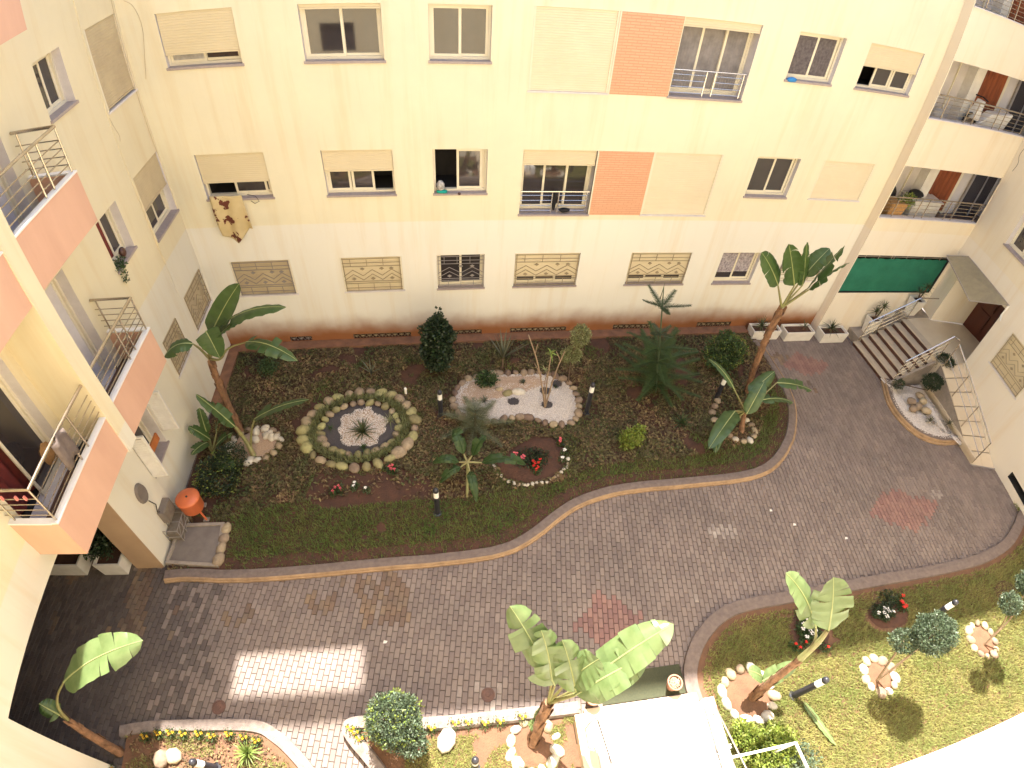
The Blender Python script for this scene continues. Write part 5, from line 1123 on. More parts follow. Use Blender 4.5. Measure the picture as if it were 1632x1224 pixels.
# bare frangipani
fr_ = thing('frangipani', 'leafless frangipani with three pale forked stems on the gravel bed', 'tree', (2.7, 9.53, 0.1)); f0 = (2.7, 9.49, 0.1)
def st(pts, r=.022, nm='branch'): stem(fr_, pts, (r, r * .6), m='bark_pale', name=nm)
st([f0, (2.44, 9.3, 1.39), (2.25, 9.3, 2.16), (2.0, 9.3, 2.88)], nm='trunk'); st([(2.21, 9.3, 2.32), (2.22, 9.2, 2.69)], .014); st([(2.43, 9.3, 1.51), (2.23, 9.3, 1.95)], .012)
st([f0, (2.61, 9.4, 1.39), (2.63, 9.4, 2.12)]); st([f0, (2.76, 9.3, 1.59), (2.92, 9.3, 2.32)]); st([(2.85, 9.3, 2.02), (2.71, 9.3, 2.34)], .012); st([f0, (2.51, 9.3, 1.28), (2.62, 9.3, 1.76)], .014)
rosette(fr_, (2.62, 9.4, 2.17), 9, .22, .05, 'leaf_lime', name='leaves', seed=3, el=(0, 40))
rosette(fr_, (2.5, 9.3, 1.72), 7, .18, .03, 'leaf_variegated', name='leaves', seed=4, el=(10, 60))

# flowers: little plants with a leafy tuft and blooms
def blooms(label, spots, m, size=.035, tuft='leaf_mid', grp=None, name='flower_clump', cat='flowers', z=.26, n_in=5, leaves=120):
    cx = sum(q[0] for q in spots) / len(spots); cy = sum(q[1] for q in spots) / len(spots); t = thing(name, label, cat, (cx, cy, .1), grp)
    for k, q in enumerate(spots):
        mb = MB()
        for j in range(n_in):
            a = 2 * math.pi * j / n_in; x, y, zz = q[0] + math.cos(a) * size * .75, q[1] + math.sin(a) * size * .75, z + random.uniform(-.01, .03)
            mb.add([(q[0], q[1], zz), (x - math.sin(a) * size * .5, y + math.cos(a) * size * .5, zz + .015), (x + math.cos(a) * size * .5, y + math.sin(a) * size * .5, zz + .005), (x + math.sin(a) * size * .5, y - math.cos(a) * size * .5, zz + .015)], [(0, 1, 2, 3)])
        mb.tube([(q[0], q[1], .08), (q[0], q[1], z)], .005, 4); mb.build('bloom', m, t)
    if leaves: leaf_cloud(t, [((q[0], q[1], .17), (.10, .10, .08)) for q in spots], leaves * len(spots), .045, tuft, name='foliage', shell=.2, seed=len(label))
    return t
blooms('cluster of bright red blooms in the stone edged flower patch', [(2.13, 7.59), (2.22, 7.6), (2.09, 7.52), (2.19, 7.47), (2.13, 7.4), (2.09, 7.65), (2.27, 7.69)], 'flower_red')
blooms('two pinkish red blooms left in the stone edged flower patch', [(1.69, 7.91), (1.86, 7.8)], 'flower_pink', size=.06)
blooms('pair of white blooms right in the stone edged flower patch', [(2.93, 7.93), (2.83, 7.7)], 'flower_white', size=.045)
blooms('single pink bloom at the top of the stone edged flower patch', [(2.89, 8.29), (2.86, 8.21)], 'flower_pink', size=.04)
blooms('pink blooms just below the oval rockery', [(-1.36, 7.75), (-1.29, 7.78), (-1.24, 7.67), (-1.32, 7.69)], 'flower_pink')
blooms('faded red blooms on the bare soil below the oval rockery', [(-2.59, 7.25), (-2.52, 7.29), (-2.64, 7.16), (-2.47, 7.22)], 'flower_pink', size=.03)
blooms('white blooms on the bare soil below the oval rockery', [(-2.17, 7.27), (-1.89, 7.18), (-2.15, 7.35)], 'flower_white')

blooms('spray of white blooms left of the lower right banana leaves', [(7.15, 3.28), (7.21, 3.08), (7.09, 3.02), (7.03, 2.93), (7.18, 2.89), (7.19, 2.81), (7.3, 2.86), (7.04, 2.76), (7.24, 2.76), (7.37, 2.69), (7.25, 2.6)], 'flower_white', size=.04)
blooms('dark red blooms below the white spray on the lower right lawn', [(6.74, 2.66), (6.81, 2.58), (6.98, 2.66), (7.42, 2.49)], 'flower_red', size=.03)
blooms('small knot of white blooms in the middle of the lower right lawn', [(8.95, 2.96), (9.16, 3.04), (9.22, 2.99), (9.09, 2.94), (9.12, 2.85), (9.23, 2.95), (9.34, 2.93)], 'flower_white', size=.04)
blooms('row of scarlet blooms right of the white knot on the lawn', [(9.78, 3.22), (9.69, 3.07), (9.66, 2.97), (9.67, 3.1), (9.73, 2.99)], 'flower_red', size=.04)
blooms('red bloom under the clipped ball bush', [(-0.7, 1.77), (-0.74, 1.75)], 'flower_red', size=.06)
sp = [(-1.94, 2.22), (-1.87, 2.15), (-1.78, 2.04), (-0.53, 2.23), (-0.11, 2.27), (0.12, 2.26), (0.41, 2.22), (0.68, 2.22), (1.08, 2.25), (-5.63, 2.31), (-5.38, 2.37), (-5.16, 2.39), (-4.92, 2.37), (-4.63, 2.37), (-4.39, 2.33), (-4.08, 2.35), (-3.81, 2.29), (-3.58, 2.23), (-6.2, 1.73)]
for k, q in enumerate(sp):
    q = (q[0], q[1] - (.17 if k > 2 else .05)); t = blooms(('yellow marigold in the row along the kerb right of the ball bush' if 2 < k < 9 else 'yellow marigold in the row along the bottom left kerb' if k > 8 else 'yellow marigold inside the kerb corner left of the ball bush'), [q, (q[0] + .06, q[1] + .03), (q[0] - .04, q[1] + .05)], 'flower_yellow', size=.024, grp='yellow marigolds along the bottom kerbs', name='marigold', z=.22, leaves=50)
for lb, c, s in (('bare red flower patch with white blooms on the lower right lawn', (7.22, 2.86), (.5, .42)), ('bare red flower patch with scarlet blooms on the lower right lawn', (9.34, 2.96), (.55, .33)), ('bare red patch at the far right of the lawn', (12.97, 2.79), (.45, .3))):
    prop(patch('soil_patch', ell(c[0], c[1], s[0], s[1], n=20, wob=.2), .10, 'soil_red', None), lb, 'soil patch')
t = thing('ground_plant', 'dark leafy plants in the bare patch with scarlet blooms', 'plant', ((9.11, 3.07)[0], (9.11, 3.07)[1], .1)); c = (9.16, 3.01); leaf_cloud(t, [((c[0], c[1], .2), (.35, .22, .12)), ((c[0] + .3, c[1] + .25, .2), (.2, .2, .1))], 900, .055, 'leaf_dark', name='foliage', shell=.2)
t = thing('ground_plant', 'dark leafy plants round the white spray of blooms', 'plant', ((7.27, 2.95)[0], (7.27, 2.95)[1], .1)); c = (7.22, 2.92); leaf_cloud(t, [((c[0], c[1], .2), (.3, .3, .12))], 900, .055, 'leaf_mid', name='foliage', shell=.2)
t = thing('ground_plant', 'green leaves inside the stone edged flower patch', 'plant', ((2.15, 7.84)[0], (2.15, 7.84)[1], .1)); c = (2.07, 7.84); leaf_cloud(t, [((c[0], c[1], .18), (.5, .3, .1))], 900, .06, 'leaf_dark', name='foliage', shell=.2)

# ================================================================== ENTRANCE STEPS, RAMP, RIGHT BED
es = thing('entrance_steps', 'seven pale stone steps with dark risers climbing to the porch', 'steps', (14.4, 10.7, 0))
for i in range(7):
    x0 = 13.62 + .235 * i; zt = .157 * (i + 1)
    st_ = MB().box(x0 + .03, x0 + .27 if i < 6 else x0 + .26, 9.74, 11.60, zt - .157, zt - .035).build('riser', 'riser_dark', es)
    MB().box(x0, x0 + .265, 9.70, 11.62, zt - .034, zt).build('tread', 'tread_stone', es, bevel=.006)
MB().hexa([(15.0, 9.45, 0), (15.95, 9.45, 0), (16.25, 11.7, 0), (15.25, 11.62, 0), (15.0, 9.45, 1.096), (15.95, 9.45, 1.096), (16.25, 11.7, 1.096), (15.25, 11.62, 1.096)]).build('landing', 'cream_tile', es)
MB().hexa([(15.94, 9.4, 0), (17.6, 9.2, 0), (17.6, 11.4, 0), (16.2, 11.7, 0), (15.94, 9.4, 1.092), (17.6, 9.2, 1.092), (17.6, 11.4, 1.092), (16.2, 11.7, 1.092)]).build('landing', 'cream_tile', es)
mb = MB(); mb.box(13.75, 15.3, 11.62, 12.19, 0, .3); mb.build('side_ledge', 'concrete_pale', es)
MB().box(14.55, 15.6, 11.63, 12.19, .3, .72).build('side_ledge', 'concrete_pale', es); MB().box(15.3, 16.3, 11.66, 12.19, .72, 1.10).build('side_ledge', 'concrete_pale', es)
rp = thing('ramp', 'cream tiled ramp running down beside the right wing from the porch', 'ramp', (15.1, 8, 0))
A_, B_, C_, D_ = (15.0, 9.44, 1.1), (14.66, 6.46, .02), (15.42, 6.22, .02), (15.93, 9.44, 1.1)
def lerp(a, b_, t): return tuple(a[i] + (b_[i] - a[i]) * t for i in range(3))
n = 7
for i in range(n):
    for j in range(2):
        t0, t1 = i / n, (i + 1) / n; e = .006; q = []
        for (t, s) in ((t0 + e, j / 2 + .006), (t1 - e, j / 2 + .006), (t1 - e, (j + 1) / 2 - .006), (t0 + e, (j + 1) / 2 - .006)): q.append(lerp(lerp(A_, B_, t), lerp(D_, C_, t), s))
        MB().hexa([(a, b_, c - .02) for a, b_, c in q] + q).build('tile', 'cream_tile', rp)
MB().hexa([(A_[0], A_[1], 0), (B_[0], B_[1], -.1), (C_[0], C_[1], -.1), (D_[0], D_[1], 0)] + [(q[0], q[1], q[2] - .05) for q in (A_, B_, C_, D_)]).build('ramp_base', 'concrete_pale', rp)
mb = MB(); tops = []
for t in (.02, .33, .63, .98):
    b0 = lerp(A_, B_, t); tp_ = (b0[0] + .03, b0[1], b0[2] + .9); mb.tube([(b0[0] + .03, b0[1], b0[2]), tp_], .016, 6); tops.append(tp_)
MB().tube(tops, .022, 8).build('handrail', 'steel', rp); mb.build('post', 'steel', rp, kind='stuff')
for dz in (.3, .55): MB().tube([(tops[0][0], tops[0][1], tops[0][2] - dz), (tops[-1][0], tops[-1][1], tops[-1][2] - dz)], .009, 6).build('rail', 'steel', rp)
MB().tube([(B_[0], B_[1], .03), (C_[0], C_[1], .03)], .02, 6).build('end_bar', 'iron_grey', rp)
def stair_rail(label, Y, a, b_, extra=None, n=4):
    t = thing('handrail', label, 'handrail', (a[0], Y, .2)); MB().tube([a, b_] + ([extra] if extra else []), .021, 8).build('top_rail', 'steel_bright', t)
    for k in range(n):
        f = (k + .1) / (n - .8); q = lerp(a, b_, f); zb = .157 * max(0, min(7, (q[0] - 13.62) / .235 + .6)); MB().tube([(q[0], q[1], zb), q], .014, 6).build('post', 'steel', t)
    for dz in (.22, .42, .62): MB().tube([(a[0], a[1], a[2] - dz), (b_[0], b_[1], b_[2] - dz)], .008, 6).build('rail', 'steel_bright', t)
stair_rail('shiny stair handrail on the side of the gravel bed', 9.72, (13.85, 9.72, 1.02), (15.1, 9.72, 2.0), (15.25, 9.6, 1.95))
stair_rail('shiny stair handrail on the wall side beside the white pots', 11.6, (13.75, 11.6, .98), (15.25, 11.6, 1.98), (15.95, 11.55, 2.0))
rb_l = chaikin([(13.66, 9.9, 0.12), (13.17, 8.89, 0.12), (13.19, 8.05, 0.12), (13.49, 7.5, 0.12), (14.04, 7.21, 0.12), (14.82, 7.22, 0.12)], 2)
rb_l = [(q[0], q[1]) for q in rb_l]; rb_in = [(14.72, 7.1), (14.97, 9.55), (13.62, 9.6)]
rbt = thing('raised_bed', 'small raised bed of white gravel beside the steps with an ochre kerb', 'flower bed', (14.2, 8.4, 0))
RP = rb_l + rb_in; patch('white_gravel', shrink(RP, .10), .165, 'gravel_white', rbt, amp=.01)
pebbles(rbt, shrink(RP, .14), 2500, .015, 'gravel_piece', .18)
MB().hexa([(13.7, 9.62, 0), (15.0, 9.62, 0), (15.0, 9.695, 0), (13.7, 9.695, 0), (13.7, 9.62, .16), (15.0, 9.62, 1.05), (15.0, 9.695, 1.05), (13.7, 9.695, .16)]).build('stringer', 'concrete_pale', es)
_rr = rb_l[::1]; loft(MB(), _rr, [(-.0, 0), (-.0, .07), (.03, .085), (.035, .15), (.05, .17), (.085, .172)]).build('kerb_edge', 'kerb_ochre', rbt)
loft(MB(), _rr, [(.085, .15), (.095, .172), (.22, .178), (.25, .12)]).build('kerb_slab', 'kerb_grey', rbt)
loft(MB(), [(14.66, 6.5), (15.0, 9.44)], [(.0, 0), (.0, .29), (.05, .29), (.05, .2)]).build('kerb_edge', 'cream_tile', rbt)
for q in ((13.88, 8.75, 0.27), (13.97, 8.54, 0.27), (14.3, 8.72, 0.27), (14.14, 8.35, 0.27), (14.35, 8.93, 0.27), (13.74, 8.46, 0.27)): stone(rbt, q[0], q[1], .29, .15, 'stone_tan')
mb_dummy = None
q = (14.83, 9.16, 0.27)
tree('topiary', 'dark three headed topiary standing in the raised gravel bed', 'shrub', q, [((15.3, 9.6, 1.05), (.30, .30, .26)), ((14.51, 9.0, 0.85), (.33, .28, .24)), ((13.64, 9.29, 0.5), (.18, .16, .15))], 5200, .05, 'leaf_dark', [[q, (14.51, 9.0, 0.85)], [q, (15.3, 9.6, 1.05)], [q, (13.64, 9.29, 0.5)]], tr=.02, seed=51)
spiky('grey spiky tuft at the middle of the raised gravel bed', (13.98, 7.95, 0.27), 20, .22, .03, 'leaf_agave', 21)
spiky('grey spiky tuft at the tip of the raised gravel bed', (14.6, 7.79, 0.27), 20, .24, .03, 'leaf_agave', 22)

# ================================================================== WHITE PLANTERS
def box_planter(label, x0, x1, y0, y1, z0, h, taper=.03, plant=None, grp='white planters'):
    t = thing('planter', label, 'planter', ((x0 + x1) / 2, (y0 + y1) / 2, z0), grp); mb = MB(); w_ = .035
    def rect(g, z): return [(x0 + g, y0 + g, z), (x1 - g, y0 + g, z), (x1 - g, y1 - g, z), (x0 + g, y1 - g, z)]
    a, b_, c, d = rect(taper, z0), rect(0, z0 + h), rect(w_, z0 + h), rect(w_ + .01, z0 + h - .07)
    mb.add(a + b_ + c + d, [(3, 2, 1, 0)] + [(i, (i + 1) % 4, 4 + (i + 1) % 4, 4 + i) for i in range(4)] + [(4 + i, 4 + (i + 1) % 4, 8 + (i + 1) % 4, 8 + i) for i in range(4)] + [(8 + i, 8 + (i + 1) % 4, 12 + (i + 1) % 4, 12 + i) for i in range(4)])
    mb.build('box', 'pot_white', t); MB().add(rect(w_ + .01, z0 + h - .07), [(0, 1, 2, 3)]).build('soil', 'soil_red', t)
    return t
def yucca(label, loc, n=34, L=.42, seed=1, trunk=.12, m='leaf_yucca', heads=1):
    t = thing('yucca', label, 'plant', loc)
    for k in range(heads):
        dx = (k - (heads - 1) / 2) * .22; top = (loc[0] + dx, loc[1] + .03 * k, loc[2] + trunk + .18 * k)
        stem(t, [loc, ((loc[0] + top[0]) / 2, loc[1], loc[2] + trunk * .6), top], (.025, .02), m='bark', name='stem'); rosette(t, top, n, L, .035, m, seed=seed + k, el=(-10, 80), droop=.25)
box_planter('white box planter nearest the steps holding a full spiky yucca', 12.40, 13.36, 11.70, 12.14, 0.02, .40); yucca('full spiky yucca in the planter nearest the steps', (12.75, 11.92, .38), seed=5)
box_planter('middle white box planter with sparse stubby plants', 11.10, 12.14, 11.84, 12.30, 0.02, .38); yucca('sparse stubby plant in the middle planter by the back wall', (11.8, 12.05, .36), n=9, L=.3, seed=6); 
box_planter('white box planter half hidden behind the tall banana trunk', 9.95, 10.95, 11.95, 12.38, 0.02, .38); yucca('spiky yucca beside the tall banana trunk in a white planter', (10.25, 12.15, .36), n=28, seed=7)
def tapered_pot(label, x, y, z0, h, r):
    t = thing('planter', label, 'planter', (x, y, z0), 'white planters'); mb = MB(); n = 4; prof = [(r * .62, z0), (r, z0 + h), (r * .86, z0 + h), (r * .82, z0 + h - .08)]
    k = 0
    for rr, z in prof:
        for j in range(4): a = R(45 + 90 * j); mb.v.append((x + rr * 1.3 * math.cos(a), y + rr * 1.3 * math.sin(a), z))
    for i in range(3):
        for j in range(4): mb.f.append((i * 4 + j, i * 4 + (j + 1) % 4, i * 4 + 4 + (j + 1) % 4, i * 4 + 4 + j)); mb.m.append(0)
    mb.build('pot', 'pot_white', t); MB().add(mb.v[12:16], [(0, 1, 2, 3)]).build('soil', 'soil_red', t)
tapered_pot('tall white tapered pot part way up the steps by the wall', 14.25, 11.9, .31, .62, .22); yucca('two headed dracaena in the tapered pot part way up the steps', (14.25, 11.9, .88), n=26, L=.30, seed=8, trunk=.3, heads=2)
tapered_pot('tall white tapered pot at the top of the steps under the mesh', 15.55, 11.9, 1.1, .62, .22); yucca('leaning dracaena in the tapered pot at the top of the steps', (15.55, 11.9, 1.68), n=22, L=.30, seed=12, trunk=.3, heads=2)
box_planter('empty looking white trough planter in the dark passage', -8.8, -7.8, 5.42, 6.05, 0.02, .5); 
box_planter('white planter with a dark plant standing against the pier in the passage', -7.45, -6.86, 5.42, 6.0, 0.02, .5); t = thing('bushy_plant', 'dark bushy plant in the passage planter against the pier', 'plant', (-7.15, 5.7, .48)); leaf_cloud(t, [((-7.25, 5.75, .85), (.38, .32, .32))], 900, .09, 'leaf_dark', name='foliage', shell=.2)

# ================================================================== BOLLARD LAMPS
def bollard(label, x, y, h=1.0, lean=(0, 0), z0=.08):
    t = thing('bollard_lamp', label, 'garden lamp', (x, y, z0), 'black garden bollard lamps')
    if lean != (0, 0): t.rotation_euler = (lean[0], lean[1], 0)
    MB().lathe(0, 0, [(.10, 0), (.10, .02), (.062, .03), (.062, h - .31)], 16).build('post', 'bollard_black', t, smooth=False, local=True)
    MB().lathe(0, 0, [(.060, h - .31), (.060, h - .11)], 16).build('light_band', 'bollard_lens', t, local=True)
    MB().lathe(0, 0, [(.062, h - .11), (.062, h - .06), (.052, h - .02), (.03, h + .0), (.004, h + .005)], 16).build('cap', 'bollard_black', t, smooth=True, local=True)
bollard('black bollard lamp on the lawn strip left of the banana sapling', *(-0.26, 6.51)); bollard('black bollard lamp between the oval rockery and the pale gravel bed', *(-0.08, 9.39))
bollard('black bollard lamp just right of the pale gravel bed', *(3.8, 9.25), 1.15); bollard('tilted black bollard lamp among the drooping banana leaves', *(7.67, 9.46), .95)
bollard('black bollard lamp casting a shadow beside the boulder ringed trunk', *(6.35, 1.75), 1.0, lean=(0, .25)); bollard('black bollard lamp behind the clipped two headed tree', *(10.2, 2.63), .95, lean=(0, .2))
bollard('black bollard lamp at the bottom edge beside the white boulder', *(0.18, 1.41), .85); bollard('black bollard lamp lying low at the bottom left bed', *(-4.26, 1.67), .7, lean=(0, -.3))
t = thing('garden_spot', 'tiny white spotlight in the leaf litter left of the middle bollard', 'garden lamp', (-1.0, 10.24, 0.1)); MB().lathe(*(-1.0, 10.24), [(.03, .08), (.04, .3), (.03, .34)], 10).build('lamp_head', 'bollard_lens', t)

# ================================================================== PAD, BIN, BITS BY THE PIER
pd = [(-6.0, 6.57), (-4.99, 6.55), (-4.91, 5.49), (-6.07, 5.61)]
pt = thing('concrete_pad', 'square concrete slab with a raised rim beside the pier', 'slab', (pd[0][0], pd[0][1], 0)); ins = shrink(pd, .10)
mb = MB(); mb.add([(x, y, 0) for x, y in pd] + [(x, y, .17) for x, y in pd] + [(x, y, .17) for x, y in ins] + [(x, y, .12) for x, y in ins], [(i, (i + 1) % 4, 4 + (i + 1) % 4, 4 + i) for i in range(4)] + [(4 + i, 4 + (i + 1) % 4, 8 + (i + 1) % 4, 8 + i) for i in range(4)] + [(8 + i, 8 + (i + 1) % 4, 12 + (i + 1) % 4, 12 + i) for i in range(4)])
mb.build('rim', 'concrete_pale', pt); MB().add([(x, y, .13) for x, y in shrink(pd, .09)], [(0, 1, 2, 3)]).build('slab', 'concrete', pt)
mb = MB(); mb.box(-6.12, -5.80, 6.15, 6.85, 0.02, .5); cg = thing('wire_crate', 'dark wire crate standing between the pier and the concrete slab', 'crate', (-5.95, 6.5, 0)); 
mb = MB()
for y in (6.15, 6.38, 6.62, 6.85):
    mb.tube([(-6.11, y, .04), (-6.11, y, .55), (-5.80, y, .55), (-5.80, y, .04)], .009, 4)
for z in (.06, .3, .55):
    mb.tube([(-5.80, 6.15, z), (-5.80, 6.85, z)], .009, 4); mb.tube([(-6.11, 6.15, z), (-5.80, 6.15, z)], .009, 4)
for k in range(4): mb.tube([(-5.80, 6.15 + .175 * k, .06), (-5.80, 6.15 + .175 * (k + 1), .3)], .007, 4); mb.tube([(-5.80, 6.15 + .175 * k, .3), (-5.80, 6.15 + .175 * (k + 1), .55)], .007, 4)
mb.build('wire', 'iron_grey', cg, kind='stuff'); MB().box(-6.09, -5.83, 6.18, 6.82, .03, .40).build('lining', 'lattice_box', cg)
bc = (-5.66, 6.82, 0.62); bn = thing('litter_bin', 'round orange litter bin tipped on its short legs near the left wall', 'bin', (bc[0], bc[1], .08))
MB().lathe(bc[0], bc[1], [(.20, .36), (.235, .42), (.25, .74), (.262, .76), (.262, .79), (.24, .82), (.12, .86), (.01, .87)], 22).build('drum', 'bin_orange', bn, smooth=True)
MB().lathe(bc[0] + .02, bc[1] - .02, [(.022, .862), (.024, .885), (.004, .89)], 10).build('lid_knob', 'iron_dark', bn)
for a in (-.6, 1.4, 3.4):
    q = (bc[0] + .2 * math.cos(a), bc[1] + .2 * math.sin(a)); MB().tube([(q[0], q[1], .42), (bc[0] + .28 * math.cos(a), bc[1] + .28 * math.sin(a), .10)], .022, 6).build('leg', 'bin_orange', bn); MB().box(q[0] + .05 * math.cos(a) - .05, q[0] + .05 * math.cos(a) + .07, q[1] + .05 * math.sin(a) - .05, q[1] + .05 * math.sin(a) + .05, .07, .12).build('foot', 'concrete_pale', bn)
wl = thing('wall_lamp', 'weathered oval wall lamp with a dangling cable on the pier', 'lamp', (-6.13, 6.35, 1.6))
mb = MB(); pl_ = []
for k in range(16): a = 2 * math.pi * k / 16; pl_.append((6.35 + .17 * math.cos(a), 1.72 + .28 * math.sin(a)))
mb.add([(-6.129, y, z) for y, z in pl_] + [(-6.08, 6.35 + (y - 6.35) * .85, 1.72 + (z - 1.72) * .85) for y, z in pl_], [(i, (i + 1) % 16, 16 + (i + 1) % 16, 16 + i) for i in range(16)] + [tuple(range(16, 32))]); mb.build('back_plate', 'concrete', wl)
MB().tube([(-6.08, 6.35, 1.45), (-6.06, 6.42, 1.2), (-6.09, 6.36, 1.0), (-6.06, 6.48, .85)], .012, 6).build('cable', 'cable_black', wl)
jb = thing('junction_box', 'greenish grey utility box at the foot of the pier', 'utility box', (-6.1, 6.5, .5)); MB().box(-6.128, -5.98, 6.35, 6.75, .56, .95).build('housing', 'concrete', jb, bevel=.01); MB().box(-5.978, -5.965, 6.37, 6.73, .58, .93).build('cover', 'lattice_box', jb)

# ================================================================== NEAR ENTRANCE (bottom edge)
pf = thing('entrance_platform', 'white tiled entrance platform blazing in the sun at the bottom edge', 'platform', (3.3, .8, 0))
MB().box(2.22, 4.42, 1.80, 2.12, 0, .14).build('step', 'cream_tile', pf, bevel=.008); MB().box(2.30, 4.40, -.44, 1.79, 0, .30).build('slab', 'white_tile', pf, bevel=.008)
MB().box(2.0, 2.28, -.44, 2.0, 0, .36).build('side_wall', 'cream_tile', pf); MB().box(4.42, 4.62, -.44, 1.95, 0, .38).build('side_wall', 'white_tile', pf)
dm = thing('doormat', 'large dark olive mat lying before the entrance platform', 'mat', (3.45, 2.45, .02)); MB().box(2.62, 4.28, 2.16, 2.70, .021, .04).build('mat', 'mat_olive', dm)
for q, lb in (((2.4, 2.26, 0.3), 'round terracotta pot at the left corner of the doormat'), ((3.99, 2.31, 0.3), 'round terracotta pot at the right corner of the doormat')):
    t = thing('flower_pot', lb, 'pot', (q[0], q[1], .02)); MB().lathe(q[0], q[1], [(.085, .02), (.13, .30), (.145, .30), (.145, .35), (.12, .35), (.115, .30)], 20).build('pot', 'terracotta', t)
    MB().lathe(q[0], q[1], [(.118, .30), (.02, .315)], 16).build('soil', 'soil_red', t); pebbles(t, ell(q[0], q[1], .10, .10, n=12), 90, .016, 'stone_tan', .32)
hr = thing('handrail', 'thin dark handrail on the left of the white entrance platform', 'handrail', (2.2, 1.6, .3))
q0, q1 = (2.24, 1.8, 1.0), (2.31, 0.97, 1.15); MB().tube([q0, q1], .016, 6).build('top_rail', 'iron_grey', hr); MB().tube([q0, (2.14, 1.75, .9), (2.14, 1.75, .3)], .014, 6).build('post', 'iron_grey', hr); MB().tube([q1, (2.14, .4, .3)], .014, 6).build('post', 'iron_grey', hr)
hr = thing('handrail', 'ladder like double handrail with short rungs on the right of the white platform', 'handrail', (4.6, 1.5, .3))
for a, b_ in (((4.25, 1.82, 0.95), (4.35, 0.66, 1.0)), ((4.32, 1.83, 0.95), (4.54, 0.63, 1.0))): MB().tube([a, b_], .014, 6).build('rail', 'steel_bright', hr)
for a, b_ in (((4.02, 1.75, 0.9), (4.28, 1.82, 0.95)), ((4.07, 1.52, 0.9), (4.34, 1.57, 0.95)), ((4.17, 1.01, 0.95), (4.42, 1.05, 0.95))): MB().tube([a, b_], .013, 6).build('rung', 'pot_white', hr)
for q in ((4.28, 1.82, 0.95), (4.41, 1.01, 0.95)): MB().tube([q, (q[0], q[1], .1)], .014, 6).build('post', 'steel_bright', hr)
fr2 = thing('pipe_frame', 'white square pipe frame crossing the lime shrub at the bottom edge', 'frame', (4.8, 1, .3))
a, b_, c = (4.06, 0.81, 1.5), (5.27, 0.81, 1.5), (5.33, 0.34, 1.5)
MB().tube([a, b_], .026, 4).build('bar', 'pot_white', fr2); MB().tube([b_, c], .026, 4).build('bar', 'pot_white', fr2); MB().tube([b_, (b_[0], b_[1], .1)], .02, 4).build('post', 'pot_white', fr2); MB().tube([a, (a[0], a[1], .3)], .02, 4).build('post', 'pot_white', fr2)

# ================================================================== DRAIN COVERS
for q, lb, r in (((-4.4, 2.72), 'round rusty drain cover in the dark paving near the left bed', .13), ((0.52, 2.59), 'round rusty drain cover in the paving above the marigold kerb', .13), ((8.68, 1.25), '', 0)):
    if r:
        t = thing('drain_cover', lb, 'drain cover', (q[0], q[1], .02)); MB().lathe(q[0], q[1], [(r, .015), (r, .032), (r * .8, .032), (r * .78, .026), (.01, .028)], 20).build('cover', 'rust_metal', t)
        MB().lathe(q[0], q[1], [(r * .3, .029), (r * .28, .036), (.01, .036)], 12).build('boss', 'rust_metal', t)

# ================================================================== THINGS ON SILLS AND BALCONIES
# patterned blanket hanging from the first floor window
bl = thing('blanket', 'cream blanket with dark brown flowers hung out over a first floor sill', 'blanket', (-4.9, 12.45, 4.7))
mb = MB(); nu, nv = 16, 22; tl, tr_ = (-5.34, 4.87), (-4.58, 4.86); bl_, br_ = (-5.30, 3.86), (-4.52, 3.98)
for i in range(nu + 1):
    for j in range(nv + 1):
        s, t = i / nu, j / nv; u = (tl[0] * (1 - s) + tr_[0] * s) * (1 - t) + (bl_[0] * (1 - s) + br_[0] * s) * t; z = (tl[1] * (1 - s) + tr_[1] * s) * (1 - t) + (bl_[1] * (1 - s) + br_[1] * s) * t - .75 * max(0, .45 - abs(s - .42)) * t
        d = -.07 - .05 * math.sin(s * 11 + t * 2) * (.3 + t) - .05 * math.sin(t * 3.1); mb.v.append(FB(u, d, z))
for i in range(nu):
    for j in range(nv): a = i * (nv + 1) + j; mb.f.append((a, a + nv + 1, a + nv + 2, a + 1)); mb.m.append(0)
bo = mb.build('cloth', 'blanket', bl, smooth=True); sd_ = bo.modifiers.new('thickness', 'SOLIDIFY'); sd_.thickness = .012
m = M['blanket']; N = m.node_tree.nodes; Lk = m.node_tree.links; b = N['Principled BSDF']; src = b.inputs['Base Color'].links[0].from_socket
g = N.new('ShaderNodeNewGeometry'); vn = N.new('ShaderNodeTexVoronoi'); vn.inputs['Scale'].default_value = 2.6; vn.inputs['Randomness'].default_value = .8; wn = N.new('ShaderNodeTexNoise'); wn.inputs['Scale'].default_value = 9
ad = N.new('ShaderNodeVectorMath'); ad.operation = 'MULTIPLY_ADD'; Lk.new(wn.outputs[1], ad.inputs[0]); ad.inputs[1].default_value = (.35, .35, .35); Lk.new(g.outputs['Position'], ad.inputs[2]); Lk.new(g.outputs['Position'], wn.inputs['Vector']); Lk.new(ad.outputs[0], vn.inputs['Vector'])
rr = N.new('ShaderNodeMapRange'); rr.inputs[1].default_value = .36; rr.inputs[2].default_value = .31; Lk.new(vn.outputs['Distance'], rr.inputs[0]); mx = N.new('ShaderNodeMix'); mx.data_type = 'RGBA'; Lk.new(rr.outputs[0], mx.inputs[0]); Lk.new(src, mx.inputs[6]); mx.inputs[7].default_value = (.13, .035, .02, 1)
sx = N.new('ShaderNodeSeparateXYZ'); Lk.new(g.outputs['Position'], sx.inputs[0]); ra = N.new('ShaderNodeMapRange'); ra.inputs[1].default_value = 3.62; ra.inputs[2].default_value = 3.55; Lk.new(sx.outputs[2], ra.inputs[0])
m2 = N.new('ShaderNodeMix'); m2.data_type = 'RGBA'; Lk.new(ra.outputs[0], m2.inputs[0]); Lk.new(mx.outputs[2], m2.inputs[6]); m2.inputs[7].default_value = (.12, .05, .035, 1); Lk.new(m2.outputs[2], b.inputs['Base Color'])
